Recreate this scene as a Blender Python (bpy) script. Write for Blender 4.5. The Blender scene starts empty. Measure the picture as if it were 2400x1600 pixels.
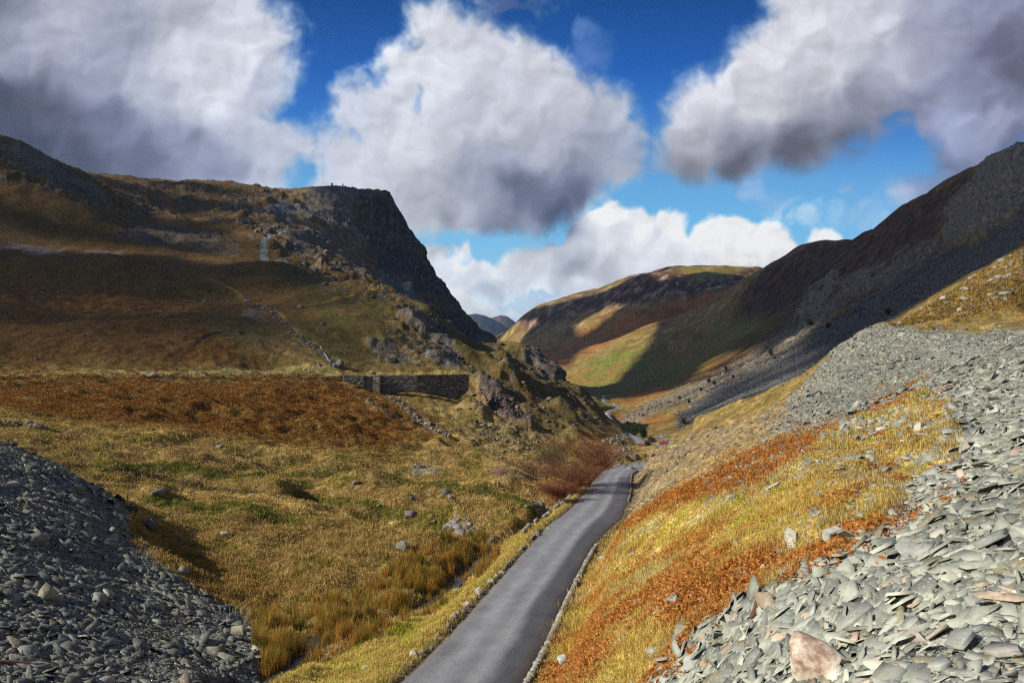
import bpy, math, random
import numpy as np
rng = np.random.default_rng(7)
random.seed(7)
R = math.radians
scene = bpy.context.scene
COL = scene.collection
F = 1300.0; CX = 1176.0; CY = 784.0      # focal length and centre, in units of the 2352-wide survey sketch

# ------------------------------------------------------------------ noise
_ang = rng.uniform(0, 2*np.pi, (256, 256))
_GX = np.cos(_ang).astype(np.float32); _GY = np.sin(_ang).astype(np.float32)
def gn(x, y, seed=0):
    x = np.asarray(x, np.float64) + seed*17.31; y = np.asarray(y, np.float64) + seed*9.73
    xf = np.floor(x); yf = np.floor(y)
    xi = xf.astype(np.int64); yi = yf.astype(np.int64)
    fx = (x-xf).astype(np.float32); fy = (y-yf).astype(np.float32)
    u = fx*fx*fx*(fx*(fx*6-15)+10); v = fy*fy*fy*(fy*(fy*6-15)+10)
    x0 = xi & 255; x1 = (xi+1) & 255; y0 = yi & 255; y1 = (yi+1) & 255
    a = _GX[y0, x0]*fx + _GY[y0, x0]*fy
    b = _GX[y0, x1]*(fx-1) + _GY[y0, x1]*fy
    c = _GX[y1, x0]*fx + _GY[y1, x0]*(fy-1)
    d = _GX[y1, x1]*(fx-1) + _GY[y1, x1]*(fy-1)
    ab = a+u*(b-a); cd = c+u*(d-c)
    return (ab+v*(cd-ab))*1.5
def fbm(x, y, oct=4, seed=0, gain=0.5, lac=2.03):
    s = 0; a = 1.0; t = 0
    for o in range(oct):
        s = s + a*gn(x, y, seed+o*3); t += a*a; a *= gain; x = x*lac; y = y*lac
    return s/math.sqrt(t)
def ss(a, b, x):
    t = np.clip((x-a)/(b-a), 0, 1); return t*t*(3-2*t)
def mix(a, b, t): return a+(b-a)*t

def poly_sd(X, Y, pts):
    """signed distance, positive inside"""
    p = np.array(pts, np.float32); n = len(p)
    X = X.astype(np.float32); Y = Y.astype(np.float32)
    d = np.full(X.shape, 1e9, np.float32); ins = np.zeros(X.shape, bool)
    for i in range(n):
        ax, ay = p[i]; bx, by = p[(i+1) % n]
        ex, ey = bx-ax, by-ay
        wx = X-ax; wy = Y-ay
        t = np.clip((wx*ex+wy*ey)/(ex*ex+ey*ey+1e-9), 0, 1)
        d = np.minimum(d, (wx-ex*t)**2+(wy-ey*t)**2)
        if ay != by:
            c = ((ay > Y) != (by > Y)) & (X < (bx-ax)*(Y-ay)/(by-ay)+ax)
            ins ^= c
    d = np.sqrt(d)
    return np.where(ins, d, -d)

# ------------------------------------------------------------------ mesh helpers
def mesh_from(name, co, loops, totals, mat, col=None, smooth=False, parent=None, attrs=None):
    me = bpy.data.meshes.new(name)
    co = np.asarray(co, np.float32).reshape(-1, 3)
    loops = np.asarray(loops, np.int32).ravel(); totals = np.asarray(totals, np.int32).ravel()
    me.vertices.add(len(co)); me.vertices.foreach_set('co', co.ravel())
    me.loops.add(len(loops)); me.loops.foreach_set('vertex_index', loops)
    me.polygons.add(len(totals))
    st = np.concatenate([[0], np.cumsum(totals)[:-1]]).astype(np.int32)
    me.polygons.foreach_set('loop_start', st)
    if smooth: me.polygons.foreach_set('use_smooth', np.ones(len(totals), bool))
    me.update(calc_edges=True)
    if col is not None:
        a = me.color_attributes.new('tone', 'FLOAT_COLOR', 'POINT')
        c = np.ones((len(co), 4), np.float32); c[:, :3] = col
        a.data.foreach_set('color', c.ravel())
    for k, v in (attrs or {}).items():
        a = me.attributes.new(k, 'FLOAT', 'POINT'); a.data.foreach_set('value', np.asarray(v, np.float32).ravel())
    ob = bpy.data.objects.new(name, me); COL.objects.link(ob)
    if mat: me.materials.append(mat)
    if parent: ob.parent = parent
    return ob
def tag(o, label=None, cat=None, group=None, kind=None):
    if label: o['label'] = label
    if cat: o['category'] = cat
    if group: o['group'] = group
    if kind: o['kind'] = kind
    return o
def empty(name, loc, rz=0, label=None, cat=None, group=None):
    o = bpy.data.objects.new(name, None); COL.objects.link(o)
    o.location = loc; o.rotation_euler = (0, 0, rz); o.empty_display_size = .2
    return tag(o, label, cat, group)

# ------------------------------------------------------------------ materials
def new_mat(name):
    m = bpy.data.materials.new(name); m.use_nodes = True
    nt = m.node_tree; b = nt.nodes['Principled BSDF']
    return m, nt, b
def tone_mat(name, rough=.9, spec=.15, noise_scale=None, noise_amt=.3, bump=0, bump_scale=30, base=None, translucent=0, noise2=None):
    """colour from the per-vertex material tone, broken up by procedural noise"""
    m, nt, b = new_mat(name); N = nt.nodes; Lk = nt.links
    if base is None:
        a = N.new('ShaderNodeAttribute'); a.attribute_name = 'tone'; out = a.outputs['Color']
    else:
        a = N.new('ShaderNodeRGB'); a.outputs[0].default_value = (*base, 1); out = a.outputs[0]
    g = N.new('ShaderNodeNewGeometry')
    for sc, am in ([(noise_scale, noise_amt)] if noise_scale else []) + ([noise2] if noise2 else []):
        n = N.new('ShaderNodeTexNoise'); n.inputs['Scale'].default_value = sc; n.inputs['Detail'].default_value = 5
        n.inputs['Roughness'].default_value = .65
        Lk.new(g.outputs['Position'], n.inputs['Vector'])
        mr = N.new('ShaderNodeMapRange'); mr.inputs['From Min'].default_value = .3; mr.inputs['From Max'].default_value = .7
        mr.inputs['To Min'].default_value = 1-am; mr.inputs['To Max'].default_value = 1+am
        Lk.new(n.outputs['Fac'], mr.inputs['Value'])
        mx = N.new('ShaderNodeVectorMath'); mx.operation = 'SCALE'
        Lk.new(out, mx.inputs[0]); Lk.new(mr.outputs['Result'], mx.inputs['Scale']); out = mx.outputs[0]
    Lk.new(out, b.inputs['Base Color'])
    b.inputs['Roughness'].default_value = rough; b.inputs['Specular IOR Level'].default_value = spec
    if bump:
        n = N.new('ShaderNodeTexNoise'); n.inputs['Scale'].default_value = bump_scale; n.inputs['Detail'].default_value = 6
        n.inputs['Roughness'].default_value = .7
        Lk.new(g.outputs['Position'], n.inputs['Vector'])
        bp = N.new('ShaderNodeBump'); bp.inputs['Strength'].default_value = bump; bp.inputs['Distance'].default_value = .05
        Lk.new(n.outputs['Fac'], bp.inputs['Height']); Lk.new(bp.outputs['Normal'], b.inputs['Normal'])
    return m

# ------------------------------------------------------------------ camera
cam = bpy.data.cameras.new('camera'); camo = bpy.data.objects.new('camera', cam); COL.objects.link(camo)
cam.sensor_width = 36; cam.lens = 36*F/2352.0
cam.clip_start = .1; cam.clip_end = 60000
camo.location = (0, 0, 0); camo.rotation_euler = (R(90), 0, 0)
scene.camera = camo

def W(X, Y, D):
    return np.array([(X-CX)/F*D, D, -(Y-CY)/F*D])

# ------------------------------------------------------------------ terrain control
C = []      # survey points: bearing column, dip row, distance
def cp(*pts): C.extend(pts)
def ridge(pts, drop=30, f1=1.12, f2=1.35, drop2=None):
    for (x, y, d) in pts:
        C.append((x, y, d)); C.append((x, y+drop, d*f1))
        if drop2 is not None: C.append((x, y+drop2, d*f2))
# under and before the camera
cp((-700,4400,1.5),(0,2980,1.5),(600,2650,1.5),(1176,2330,1.5),(1800,2000,1.5),(2352,1760,1.5),(3050,1500,1.5))
cp((-700,3200,4),(0,3000,4),(600,2700,4),(1176,2300,4),(1800,1850,4),(2352,1640,4.6),(3050,1500,4.3))
cp((-700,1900,11),(0,2000,10),(600,2149,10),(1176,1889,10.5))
# right slope
cp((1300,1568,17.5),(1450,1568,15),(1600,1568,12),(1900,1568,8.5),(2352,1568,6.3),(2700,1568,5.6))
cp((2352,1300,8.8),(2352,1100,13),(2352,950,20),(2352,850,27),(2700,1200,8.5),(2700,950,14),(3050,1100,8),(3050,900,12))
cp((2100,1350,9.8),(2100,1150,15),(2100,1000,23),(2100,880,36),(1900,1300,12.5),(1900,1100,19.5),(1900,1000,27),(1900,900,44),(2130,820,47),
   (1750,1400,12.5),(1750,1200,19),(1750,1060,30),(1600,1300,17),(1600,1150,27),(1600,1050,44),(1450,1400,20),(1400,1500,18),(1400,1350,25.5),
   (1500,1230,28),(1450,1170,43),(1500,1100,52),(1500,1063,70),(1462,1078,76),(1700,1000,60),(1750,950,78),(1600,1000,93))
cp((2352,768,37),(2200,764,46),(2100,759,54),(2000,756,61),(2700,790,28),(3050,800,25))
cp((2352,767,41),(2200,763,50),(2100,758,60),(2700,785,33),(3050,790,30))
ridge([(1966,776,68),(1900,820,80),(1801,886,95),(1740,912,105),(1676,936,116),(1600,968,130),(1556,993,142)], 26, 1.2, 1.7, 34)
ridge([(1480,1060,96),(1510,1046,111),(1548,1034,138)], 10, 1.07)
# grassy hill at upper right
cp((2080,752,66),(2352,720,60),(2352,660,85))
ridge([(2040,757,75),(2080,742,78),(2150,700,92),(2250,645,106),(2352,590,118),(2600,480,135),(3050,330,150)], 30, 1.2, 1.6, 60)
# road shelf and stream
ROAD = [(880,1760,14.8,4.0),(1057,1568,19.9,4.0),(1148,1450,24.4,4.0),(1217,1350,30.2,4.0),(1290,1250,39.7,4.2),(1330,1205,46.0,4.6),(1366,1175,51.9,4.9),(1394,1130,63.6,4.9),(1407,1100,75,4.5),
        (1420,1083,83.5,4.3),(1455,1071.5,94,4.2),(1510,1060,112,4.4),(1545,1042,142,4.8),(1540,1030,170,6.2),(1525,1022,200,6.0),(1500,1025,222,4.5),(1480,1022,245,4.6),(1464,1006,288,4.6),(1450,997.5,325,4.4),
        (1424,988,385,4.2),(1413,971.5,455,4.2),(1400,960,522,4.4),(1395.5,951,580,4.4),(1399,943,640,4.4),(1422,936.5,740,4.6),(1408,929.5,850,5),(1388,924,950,5.5),(1386,915,1120,6.5),(1388,906,1320,7)]
for (x, y, d, w) in ROAD: cp((x, y, d))
STREAM = [(560,1600,20.5),(700,1490,24.6),(735,1455,27),(860,1420,30),(954,1392,33),(1022,1350,37),(1120,1268,45),(1235,1205,54),(1275,1188,59),(1310,1158,68),(1362,1125,84),(1398,1083,106),(1424,1061,126),(1438,1036,160),(1434,1022,200),(1450,1012,262)]
cp(*STREAM)
cp((930,1600,19),(800,1500,23.5),(900,1460,26),(1040,1400,29.5),(1130,1290,40),(1180,1235,45))
cp((1330,1165,57),(1365,1110,75))
# left slate tip
cp((-700,1568,13.5),(0,1568,16.5),(300,1568,18.5),(500,1568,20),(600,1568,20.6),(560,1430,28),(430,1300,33),(300,1190,39),(300,1330,29),(150,1250,29),(0,1280,25),(-700,1250,21))
ridge([(-700,880,36),(-200,965,38),(0,1012,40),(150,1076,42),(270,1150,43)], 22, 1.15)
# lower left ground
ridge([(1060,1106,66),(1150,1110,64),(1240,1150,59)], 20, 1.11)
ridge([(600,1026,84),(760,1046,86),(930,1070,88),(1100,1084,90),(1200,1092,88)], 13, 1.1)
ridge([(640,1085,72),(820,1095,70),(950,1106,68)], 11, 1.08)
ridge([(330,1126,50),(520,1135,53),(700,1162,55),(900,1200,50),(1000,1230,45)], 20, 1.12)
cp((500,1250,42),(650,1350,36),(800,1330,37),(900,1290,40),(450,1330,36),(620,1450,27.5),
   (250,1062,62),(500,1062,69),(900,1140,60),(1100,1180,54),(650,1110,62),
   (0,968,73),(400,1002,80),(-700,900,80),(1160,1092,74),(1240,1120,72))
cp((-700,860,110),(0,915,108),(400,925,122),(700,955,130),(900,1000,132),(980,990,145),(1020,1000,140),(1180,1060,112),(1250,1085,98),(1150,1030,130))
cp((-700,800,150),(0,856,170),(200,855,178),(400,854,190),(600,856,203),(800,858,216),(1090,857,243))
cp((-700,797,158),(0,848,176),(200,848,184),(400,848,197),(600,850,210),(800,853,222),(1090,852,250))
cp((870,892,205),(940,905,206),(1010,903,213),(1070,915,220),(870,905,195),(950,945,170))
# outcrop below the wall and spur slope
cp((1105,880,236),(1150,900,228),(1205,950,206),(1238,1000,186),(1110,955,202),(1180,1015,168),(1080,930,212),(1260,1030,170))
cp((1300,1000,195),(1350,1040,142),(1290,1060,125),(1390,1000,240),(1130,900,290),(1200,900,300),(1200,845,365),(1250,950,262),(1150,850,310),(1330,960,290),(1400,1040,165))
ridge([(1110,792,430),(1190,792,432),(1240,814,425),(1272,850,418),(1300,886,410),(1323,910,400),(1355,928,385),(1376,944,370),(1392,962,355),(1417,985,335)], 22, 1.13, 1.5, 34)
# hill edge before the crag
ridge([(790,650,440),(880,655,420),(940,685,400),(1010,722,380),(1050,780,330),(1082,842,268)], 22, 1.15)
# left hillside
cp((-700,650,300),(0,700,300),(200,640,375),(0,640,370),(200,780,212),(0,790,205),(500,780,232),(400,700,330),(600,690,395),(700,760,270),(850,745,300),(900,820,262),(1000,830,272),(700,820,228),(700,650,470),
   (960,760,330),(850,690,380))
ridge([(0,578,430),(250,585,450),(450,600,480),(620,605,500)], 4, 1.06)
cp((-700,560,450),(300,520,640),(100,500,560),(0,450,560),(400,480,800),(550,560,600),(560,480,850),(700,560,700),(700,490,950),(780,600,650),(640,540,690),(850,640,600),(620,500,800),(480,530,700))
ridge([(-700,330,560),(-200,320,620),(0,320,650),(60,338,655)], 20, 1.15, 1.3, 40)
ridge([(110,364,665),(160,385,672),(200,400,690),(225,425,690),(255,462,675)], 5, 1.07)
cp((120,405,900),(170,405,930),(50,400,900),(200,402,800),(230,425,790),(262,440,740),(150,398,780))
ridge([(230,408,960),(400,417,985),(540,418,1000),(590,432,1050),(700,434,1085),(740,430,1090),(850,437,1140)], 40, 1.2, 1.6, 160)
# the great crag
ridge([(885,445,1150),(905,462,1155),(925,500,1160),(945,540,1165),(975,600,1175),(1000,645,1185),(1040,690,1200),(1078,738,1215),(1130,786,1250)], 50, 1.12, 1.5, 170)
cp((800,480,1040),(750,470,1030),(835,560,985),(850,610,965),(900,640,950),(940,665,930),(985,700,915),(1030,748,900),(1085,790,830),(880,650,800),(960,710,740),(1040,770,640),(1090,800,560),(870,540,1060),(920,580,1060),(960,640,1060))
# valley floor and far hills
cp((1300,905,1150),(1330,915,900),(1360,925,800),(1300,890,1600),(1400,895,1650),(1500,900,1150),(1450,950,620),(1500,965,520),(1470,990,390),(1520,1000,330))
cp((1200,800,3000),(1160,782,3300),(1250,830,2500),(1230,860,2100),(1400,830,2050),(1500,780,2150),(1500,720,2550),(1600,700,2500),(1400,740,2700),(1300,760,2850),(1300,810,2400),(1600,830,1600),(1500,860,1500),(1650,760,1900),(1400,700,2900))
ridge([(1140,778,3500),(1180,748,3400),(1205,722,3350),(1225,714,3300),(1280,697,3200),(1350,680,3150),(1400,662,3100),(1450,634,3050),(1490,620,3050),(1530,613,3080),(1600,611,3150),(1680,610,3150),(1755,614,3100)], 60, 1.25, 2.0, 140)
cp((1540,640,2800),(1640,640,2750),(1700,650,2500),(1450,670,2850))
# right fell
ridge([(1765,614,2420),(1800,590,2250),(1850,558,2050),(1885,547,1950),(1920,545,1850),(1990,524,1650),(2060,496,1450),(2085,470,1350),(2110,452,1280),(2160,425,1180),(2210,396,1090),(2260,372,1020),(2300,345,960),(2352,320,900),(2600,220,760),(3050,100,640)], 60, 1.2, 1.7, 200)
cp((1800,680,1800),(1700,740,1900),(1900,640,1500),(2000,580,1250),(2100,540,1000),(2170,500,880),(2240,400,980),(2352,400,640),(2352,460,470),(2600,400,430),(3050,250,400),(2200,560,640),(2100,620,650),(2000,660,800),(1900,720,880),(1800,790,950),(1700,840,1000),(1600,880,950))
cp((2352,540,310),(2200,640,340),(2050,740,375),(1900,820,395),(1800,860,400),(1700,905,385),(1600,955,340),(1560,975,310),(2250,540,420),(2150,600,480),(2000,700,520),(1850,780,580),(1700,860,600),(1600,910,560),(1540,950,480))
cp((2352,570,200),(2200,660,200),(2080,740,200),(1950,800,230),(2600,500,230),(3050,300,250))
cp((1600,985,240),(1700,945,230),(1560,1005,230))
# beyond everything: low ground
for x in (-700,-200,300,800,1300,1800,2400,3050): cp((x,860,5200),(x,820,9000),(x,805,14000))
cp((1130,830,4300),(1250,830,4500),(600,840,2500),(0,850,2200),(-700,850,2200),(1000,860,2000),(1080,860,2500),(2352,700,2500),(2000,800,3600),(3050,700,2500))

C = np.array(C, np.float64)
def dom(X, D): return (np.asarray(X)-CX)/F, np.log(np.asarray(D))
cu, cl = dom(C[:, 0], C[:, 2]); cs = (C[:, 1]-CY)/F
SM = 0.018
def ker(du, dl): return np.sqrt(du*du+dl*dl+SM*SM)
n = len(C)
A = np.zeros((n+3, n+3)); A[:n, :n] = ker(cu[:, None]-cu[None], cl[:, None]-cl[None]) - np.eye(n)*0.002
P_ = np.c_[np.ones(n), cu, cl]; A[:n, n:] = P_; A[n:, :n] = P_.T
sol = np.linalg.solve(A, np.r_[cs, 0, 0, 0]); wts = sol[:n].astype(np.float32); aff = sol[n:]

# grid: columns by bearing, rows by distance
Xc = np.concatenate([np.linspace(-700, -60, 60, endpoint=False), np.arange(-60, 2412, 2.35), np.linspace(2412, 3050, 60)])
Lr = np.concatenate([np.linspace(math.log(1.5), math.log(5), 60, endpoint=False), np.linspace(math.log(5), math.log(3600), 1260, endpoint=False), np.linspace(math.log(3600), math.log(14000), 36)])
NX, NL = len(Xc), len(Lr)
def rbf_grid(Xs, Ls):
    u = ((Xs-CX)/F).astype(np.float32)
    out = np.zeros((len(Ls), len(Xs)), np.float32)
    cuf = cu.astype(np.float32)
    du2 = (u[:, None]-cuf[None])**2 + SM*SM
    for i, l in enumerate(Ls):
        out[i] = np.sqrt(du2+((l-cl).astype(np.float32)**2)[None]) @ wts
    return out + (aff[0]+aff[1]*u[None]+aff[2]*Ls[:, None]).astype(np.float32)
sx = np.arange(0, NX, 3); sx = sx if sx[-1] == NX-1 else np.append(sx, NX-1)
sl = np.arange(0, NL, 3); sl = sl if sl[-1] == NL-1 else np.append(sl, NL-1)
S0 = rbf_grid(Xc[sx], Lr[sl])
T = np.empty((len(sl), NX), np.float32)
for i in range(len(sl)): T[i] = np.interp(Xc, Xc[sx], S0[i])
S = np.empty((NL, NX), np.float32)
for j in range(NX): S[:, j] = np.interp(Lr, Lr[sl], T[:, j])
Dg = np.exp(Lr)[:, None]*np.ones((1, NX)); Xg = np.ones((NL, 1))*Xc[None]
wx = (Xg-CX)/F*Dg; wy = Dg.copy()
Yg = S*F+CY                                     # undisturbed dip row
# ------------------------------------------------------------------ surface regions (what grows or lies where)
ug = (Xg-CX)/F; lg = np.log(Dg)
q1 = fbm(ug*22, lg*22, 4, 1); q2 = fbm(ug*22, lg*22, 4, 2)
Xw = (Xg+q1*11).astype(np.float32); Yw = (Yg+q2*9).astype(np.float32)
def reg(pts, soft=10, d0=0, d1=1e9):
    x0 = min(p[0] for p in pts)-60; x1 = max(p[0] for p in pts)+60
    jj = np.where((Xc > x0-30) & (Xc < x1+30))[0]
    out = np.zeros(Xg.shape, np.float32)
    if len(jj) == 0: return out
    ii = np.where((np.exp(Lr) >= d0*.8) & (np.exp(Lr) <= d1*1.2))[0]
    sl_ = (slice(ii[0], ii[-1]+1), slice(jj[0], jj[-1]+1))
    sd = poly_sd(Xw[sl_], Yw[sl_], pts)
    out[sl_] = ss(-soft, soft, sd)
    if d0 > 0: out *= ss(d0*.93, d0*1.07, Dg)
    if d1 < 1e8: out *= 1-ss(d1*.93, d1*1.07, Dg)
    return out
def mx_(*a):
    o = a[0]
    for b in a[1:]: o = np.maximum(o, b)
    return o
M = {}
M['slateR'] = mx_(reg([(1950,775),(2010,757),(2352,768),(3060,780),(3060,1800),(1470,1800),(1520,1568),(1590,1450),(1650,1400),(1760,1370),(1900,1290),(2050,1180),(2110,1090),(2220,1040),(2200,930),(2120,880),(2060,915),(2000,950),(1930,975),(1850,985),(1800,990),(1815,925)], 14, 0, 75),
                 reg([(1480,1568),(1560,1525),(1600,1490),(1640,1640),(1440,1640)], 10, 0, 40))
M['mixR'] = mx_(reg([(1780,960),(1950,900),(2160,850),(2260,940),(2250,1060),(2150,1190),(1930,1290),(1700,1400),(1600,1450),(1560,1400),(1660,1330),(1780,1250),(1900,1170),(1960,1110),(1840,1100),(1700,1140),(1620,1130),(1720,1060)], 40, 0, 80), reg([(1440,1640),(1500,1500),(1600,1440),(1620,1500),(1560,1640)], 25, 0, 40)*.7)
M['slateL'] = reg([(-760,860),(-200,955),(0,1005),(150,1068),(290,1150),(300,1250),(420,1330),(560,1410),(600,1490),(590,1568),(540,1700),(-760,2300)], 8, 0, 49)
M['screeR'] = reg([(1440,1100),(1450,1072),(1560,1020),(1830,920),(1840,985),(1760,1030),(1600,1105),(1520,1150),(1440,1205),(1425,1190),(1446,1130)], 14, 30, 110)
M['brkR'] = mx_(reg([(1360,1300),(1420,1215),(1490,1160),(1600,1085),(1720,1030),(1850,985),(1950,955),(1890,1020),(1760,1090),(1640,1140),(1540,1180),(1450,1215)], 14, 20, 90),
               reg([(1960,960),(2050,900),(2140,855),(2110,900),(2010,960)], 8, 15, 60)*.8)
M['brkP'] = mx_(reg([(1190,1640),(1290,1390),(1400,1290),(1560,1250),(1720,1230),(1900,1190),(2060,1120),(2100,1150),(1900,1280),(1750,1360),(1620,1420),(1560,1540),(1440,1640)], 55, 8, 60),
               reg([(1480,1568),(1560,1480),(1680,1440),(1690,1500),(1600,1560)], 12, 8, 40))
M['brkL1'] = reg([(-760,830),(0,866),(400,866),(800,866),(880,905),(960,950),(1010,1000),(900,1030),(760,1020),(560,1010),(350,990),(0,960),(-760,890)], 42, 80, 240)
M['brkL2'] = reg([(-760,700),(0,640),(300,640),(450,700),(560,800),(700,850),(0,852),(-760,800)], 40, 165, 420)
M['brkL3'] = mx_(reg([(300,1190),(420,1230),(520,1290),(700,1330),(640,1400),(500,1380),(400,1310),(300,1250)], 30, 22, 52)*.75,
                reg([(560,1000),(720,1000),(1000,1040),(1150,1080),(1000,1070),(760,1045)], 24, 70, 160)*.5)
M['rock'] = mx_(
    reg([(850,437),(885,440),(925,480),(975,590),(1040,680),(1078,730),(1135,788),(1100,790),(1030,752),(940,668),(850,615),(835,560),(860,500),(740,470),(700,440),(780,430)], 8, 700, 1320),
    reg([(660,470),(740,455),(800,480),(850,500),(850,560),(800,545),(740,520),(690,500)], 10, 600, 1200)*.85,
    reg([(250,535),(330,520),(500,530),(560,570),(550,585),(440,570),(300,550)], 8, 400, 800)*.6,
    reg([(60,330),(150,385),(260,455),(255,470),(150,430),(60,390),(0,330)], 8, 400, 700)*.8,
    reg([(650,545),(720,520),(760,560),(700,590),(660,575)], 8, 500, 900)*.7,
    reg([(700,700),(760,690),(800,720),(740,730)], 5, 250, 900)*.0,
    reg([(905,715),(960,700),(1010,730),(1040,775),(1075,845),(1020,845),(960,830),(1000,790),(950,745)], 8, 230, 420)*.9,
    reg([(840,770),(930,800),(960,845),(900,845),(850,810)], 8, 200, 340)*.7,
    reg([(1085,870),(1130,880),(1190,930),(1240,995),(1215,1000),(1160,975),(1115,935),(1100,900)], 6, 160, 250),
    reg([(1205,815),(1240,810),(1285,870),(1290,885),(1240,860),(1205,840)], 5, 360, 440),
    reg([(2352,330),(2290,350),(2230,385),(2180,470),(2160,560),(2230,560),(2300,520),(2352,480),(3060,200),(3060,80),(2500,260)], 9, 380, 950),
    reg([(1825,735),(1870,650),(1930,625),(1900,700),(1850,735)], 7, 700, 1400),
    reg([(1940,640),(2040,610),(2140,550),(2170,560),(2060,650),(1960,690),(1900,720)], 12, 600, 1200)*.75,
    reg([(1125,1085),(1240,1082),(1240,1112),(1130,1112)], 9, 60, 95)*.35,
    reg([(1330,1030),(1400,1040),(1420,1062),(1380,1060)], 5, 100, 190)*.8,
    reg([(1545,990),(1575,985),(1580,1025),(1550,1030)], 4, 120, 200),
    reg([(790,905),(900,940),(1020,1000),(1000,1005),(880,950)], 3, 120, 240)*.5)
M['rockS'] = mx_(reg([(1075,860),(1180,860),(1290,940),(1330,1010),(1230,1060),(1120,1050),(1060,960)], 40, 100, 400)*.6,
                reg([(1130,800),(1250,830),(1330,920),(1380,980),(1250,960),(1150,880)], 30, 200, 450)*.55,
                reg([(740,540),(850,620),(1000,740),(1080,830),(960,740),(860,680),(760,640),(620,620),(640,540)], 30, 380, 1000)*.6)
M['heath'] = reg([(1765,612),(1850,556),(1920,543),(2090,460),(2210,394),(2280,365),(2190,470),(2150,550),(2000,625),(1900,655),(1850,700),(1780,735),(1690,740),(1700,690)], 22, 650, 2600)
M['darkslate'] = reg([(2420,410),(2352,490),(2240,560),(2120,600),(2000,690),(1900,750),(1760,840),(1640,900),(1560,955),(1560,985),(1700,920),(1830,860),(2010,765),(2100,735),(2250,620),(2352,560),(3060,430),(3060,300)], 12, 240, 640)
M['greyscree'] = mx_(reg([(1870,690),(1830,750),(1740,800),(1640,860),(1480,935),(1420,965),(1440,975),(1600,915),(1750,850),(1880,770),(1930,720)], 12, 420, 1600))
M['slateC'] = mx_(reg([(590,468),(640,462),(690,475),(680,500),(620,495)], 6, 600, 1100), reg([(860,628),(930,640),(1000,690),(1040,735),(990,720),(930,690),(880,650)], 6, 500, 1000),
                 reg([(620,505),(680,500),(700,520),(640,520)], 4, 500, 1000)*.6)
M['green'] = mx_(reg([(1290,870),(1420,800),(1560,800),(1700,700),(1750,660),(1800,690),(1760,780),(1650,850),(1500,900),(1400,935),(1310,920)], 18, 500, 2800),
                reg([(1150,798),(1240,815),(1270,850),(1200,830)], 14, 300, 460)*.6,
                reg([(1540,615),(1680,612),(1740,618),(1640,640),(1560,635)], 6, 2600, 3400))
M['farheath'] = reg([(1180,742),(1280,692),(1400,655),(1490,615),(1540,612),(1600,645),(1750,615),(1700,660),(1500,690),(1350,715),(1220,760)], 14, 2400, 3900)
M['farbrk'] = mx_(reg([(1250,860),(1400,790),(1530,740),(1640,700),(1700,665),(1560,680),(1400,730),(1300,780),(1200,830)], 16, 1500, 3200),
                 reg([(1450,930),(1600,870),(1750,810),(1800,780),(1700,800),(1550,870),(1400,920)], 8, 600, 1500)*.8,
                 reg([(1330,935),(1400,935),(1420,950),(1400,975),(1500,985),(1560,960),(1500,950),(1450,960)], 6, 330, 900)*.6)
M['craggy'] = mx_(reg([(480,430),(700,430),(830,450),(850,600),(900,660),(740,640),(640,600),(560,540)], 25, 500, 1200),
                 reg([(230,410),(540,420),(560,520),(300,500)], 25, 600, 1100)*.7, reg([(0,325),(230,410),(260,480),(100,440),(0,430)], 20, 400, 800),
                 reg([(700,590),(880,640),(940,700),(1070,830),(1060,855),(860,850),(900,700),(760,680)], 25, 230, 700)*.75,
                 reg([(1110,795),(1240,815),(1380,950),(1300,1000),(1130,880)], 20, 230, 460)*.7,
                 reg([(1820,740),(1900,640),(2150,550),(2352,400),(2352,520),(2150,640),(1960,740),(1750,830),(1640,890)], 20, 400, 1500)*.8,
                 reg([(2060,745),(2350,600),(2352,765),(2080,755)], 20, 55, 160)*.5)
rockT = np.clip(M['rock'], 0, 1)

# ------------------------------------------------------------------ relief
Z = -S*Dg
dlam = np.zeros_like(Z)
ruff = 1.0+0*Z
calm = np.clip(M['slateR']+M['slateL']+M['darkslate'], 0, 1)
lam = 420.0; k = 0
while lam > 0.18:
    dmin, dmax = lam/0.42, lam/0.0105
    ii = np.where((Dg[:, 0] > dmin) & (Dg[:, 0] < dmax))[0]
    if len(ii) > 2:
        s_ = slice(ii[0], ii[-1]+1)
        d = Dg[s_]
        w = ss(dmin, dmin*2, d)*(1-ss(dmax*.6, dmax, d))
        nz = gn(wx[s_]/lam, wy[s_]/lam, 40+k)
        amp = lam*(0.036+.016*ss(60, 140, d))*(1-.45*calm[s_])
        # tussocky ground at 0.5-3 m
        amp = amp*(1+.7*ss(.06, .02, lam/d)*(d > 120))
        if 2.5 < lam < 16: amp = amp*(1+.9*(1-ss(110, 180, d))*(1-calm[s_]))
        if lam < 3.5: amp = amp*(2.1-1.4*calm[s_])
        add = nz*amp*w
        rk = rockT[s_]
        if rk.max() > 0.02:
            rn = (.62-2*np.abs(gn(wx[s_]/lam*1.3+5, wy[s_]/lam*1.3, 70+k)))
            add = add + rn*lam*(0.05 if lam > 60 else 0.10)*w*rk
        cg = M['craggy'][s_]
        if cg.max() > 0.02 and lam < 40:
            rn = np.maximum(0, gn(wx[s_]/lam*1.1+3, wy[s_]/lam*1.1, 130+k)-.12)
            add = add + rn*lam*0.42*w*cg*(1-rk)
        rs = M['rockS'][s_]
        if rs.max() > 0.02 and lam < 40:
            rn = np.maximum(0, gn(wx[s_]/lam*1.2, wy[s_]/lam*1.2, 90+k)-.28)
            add = add + rn*lam*0.55*w*rs*(1-rk)
        dlam[s_] += add
    lam /= 2.0; k += 1
Z = Z+dlam
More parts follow.
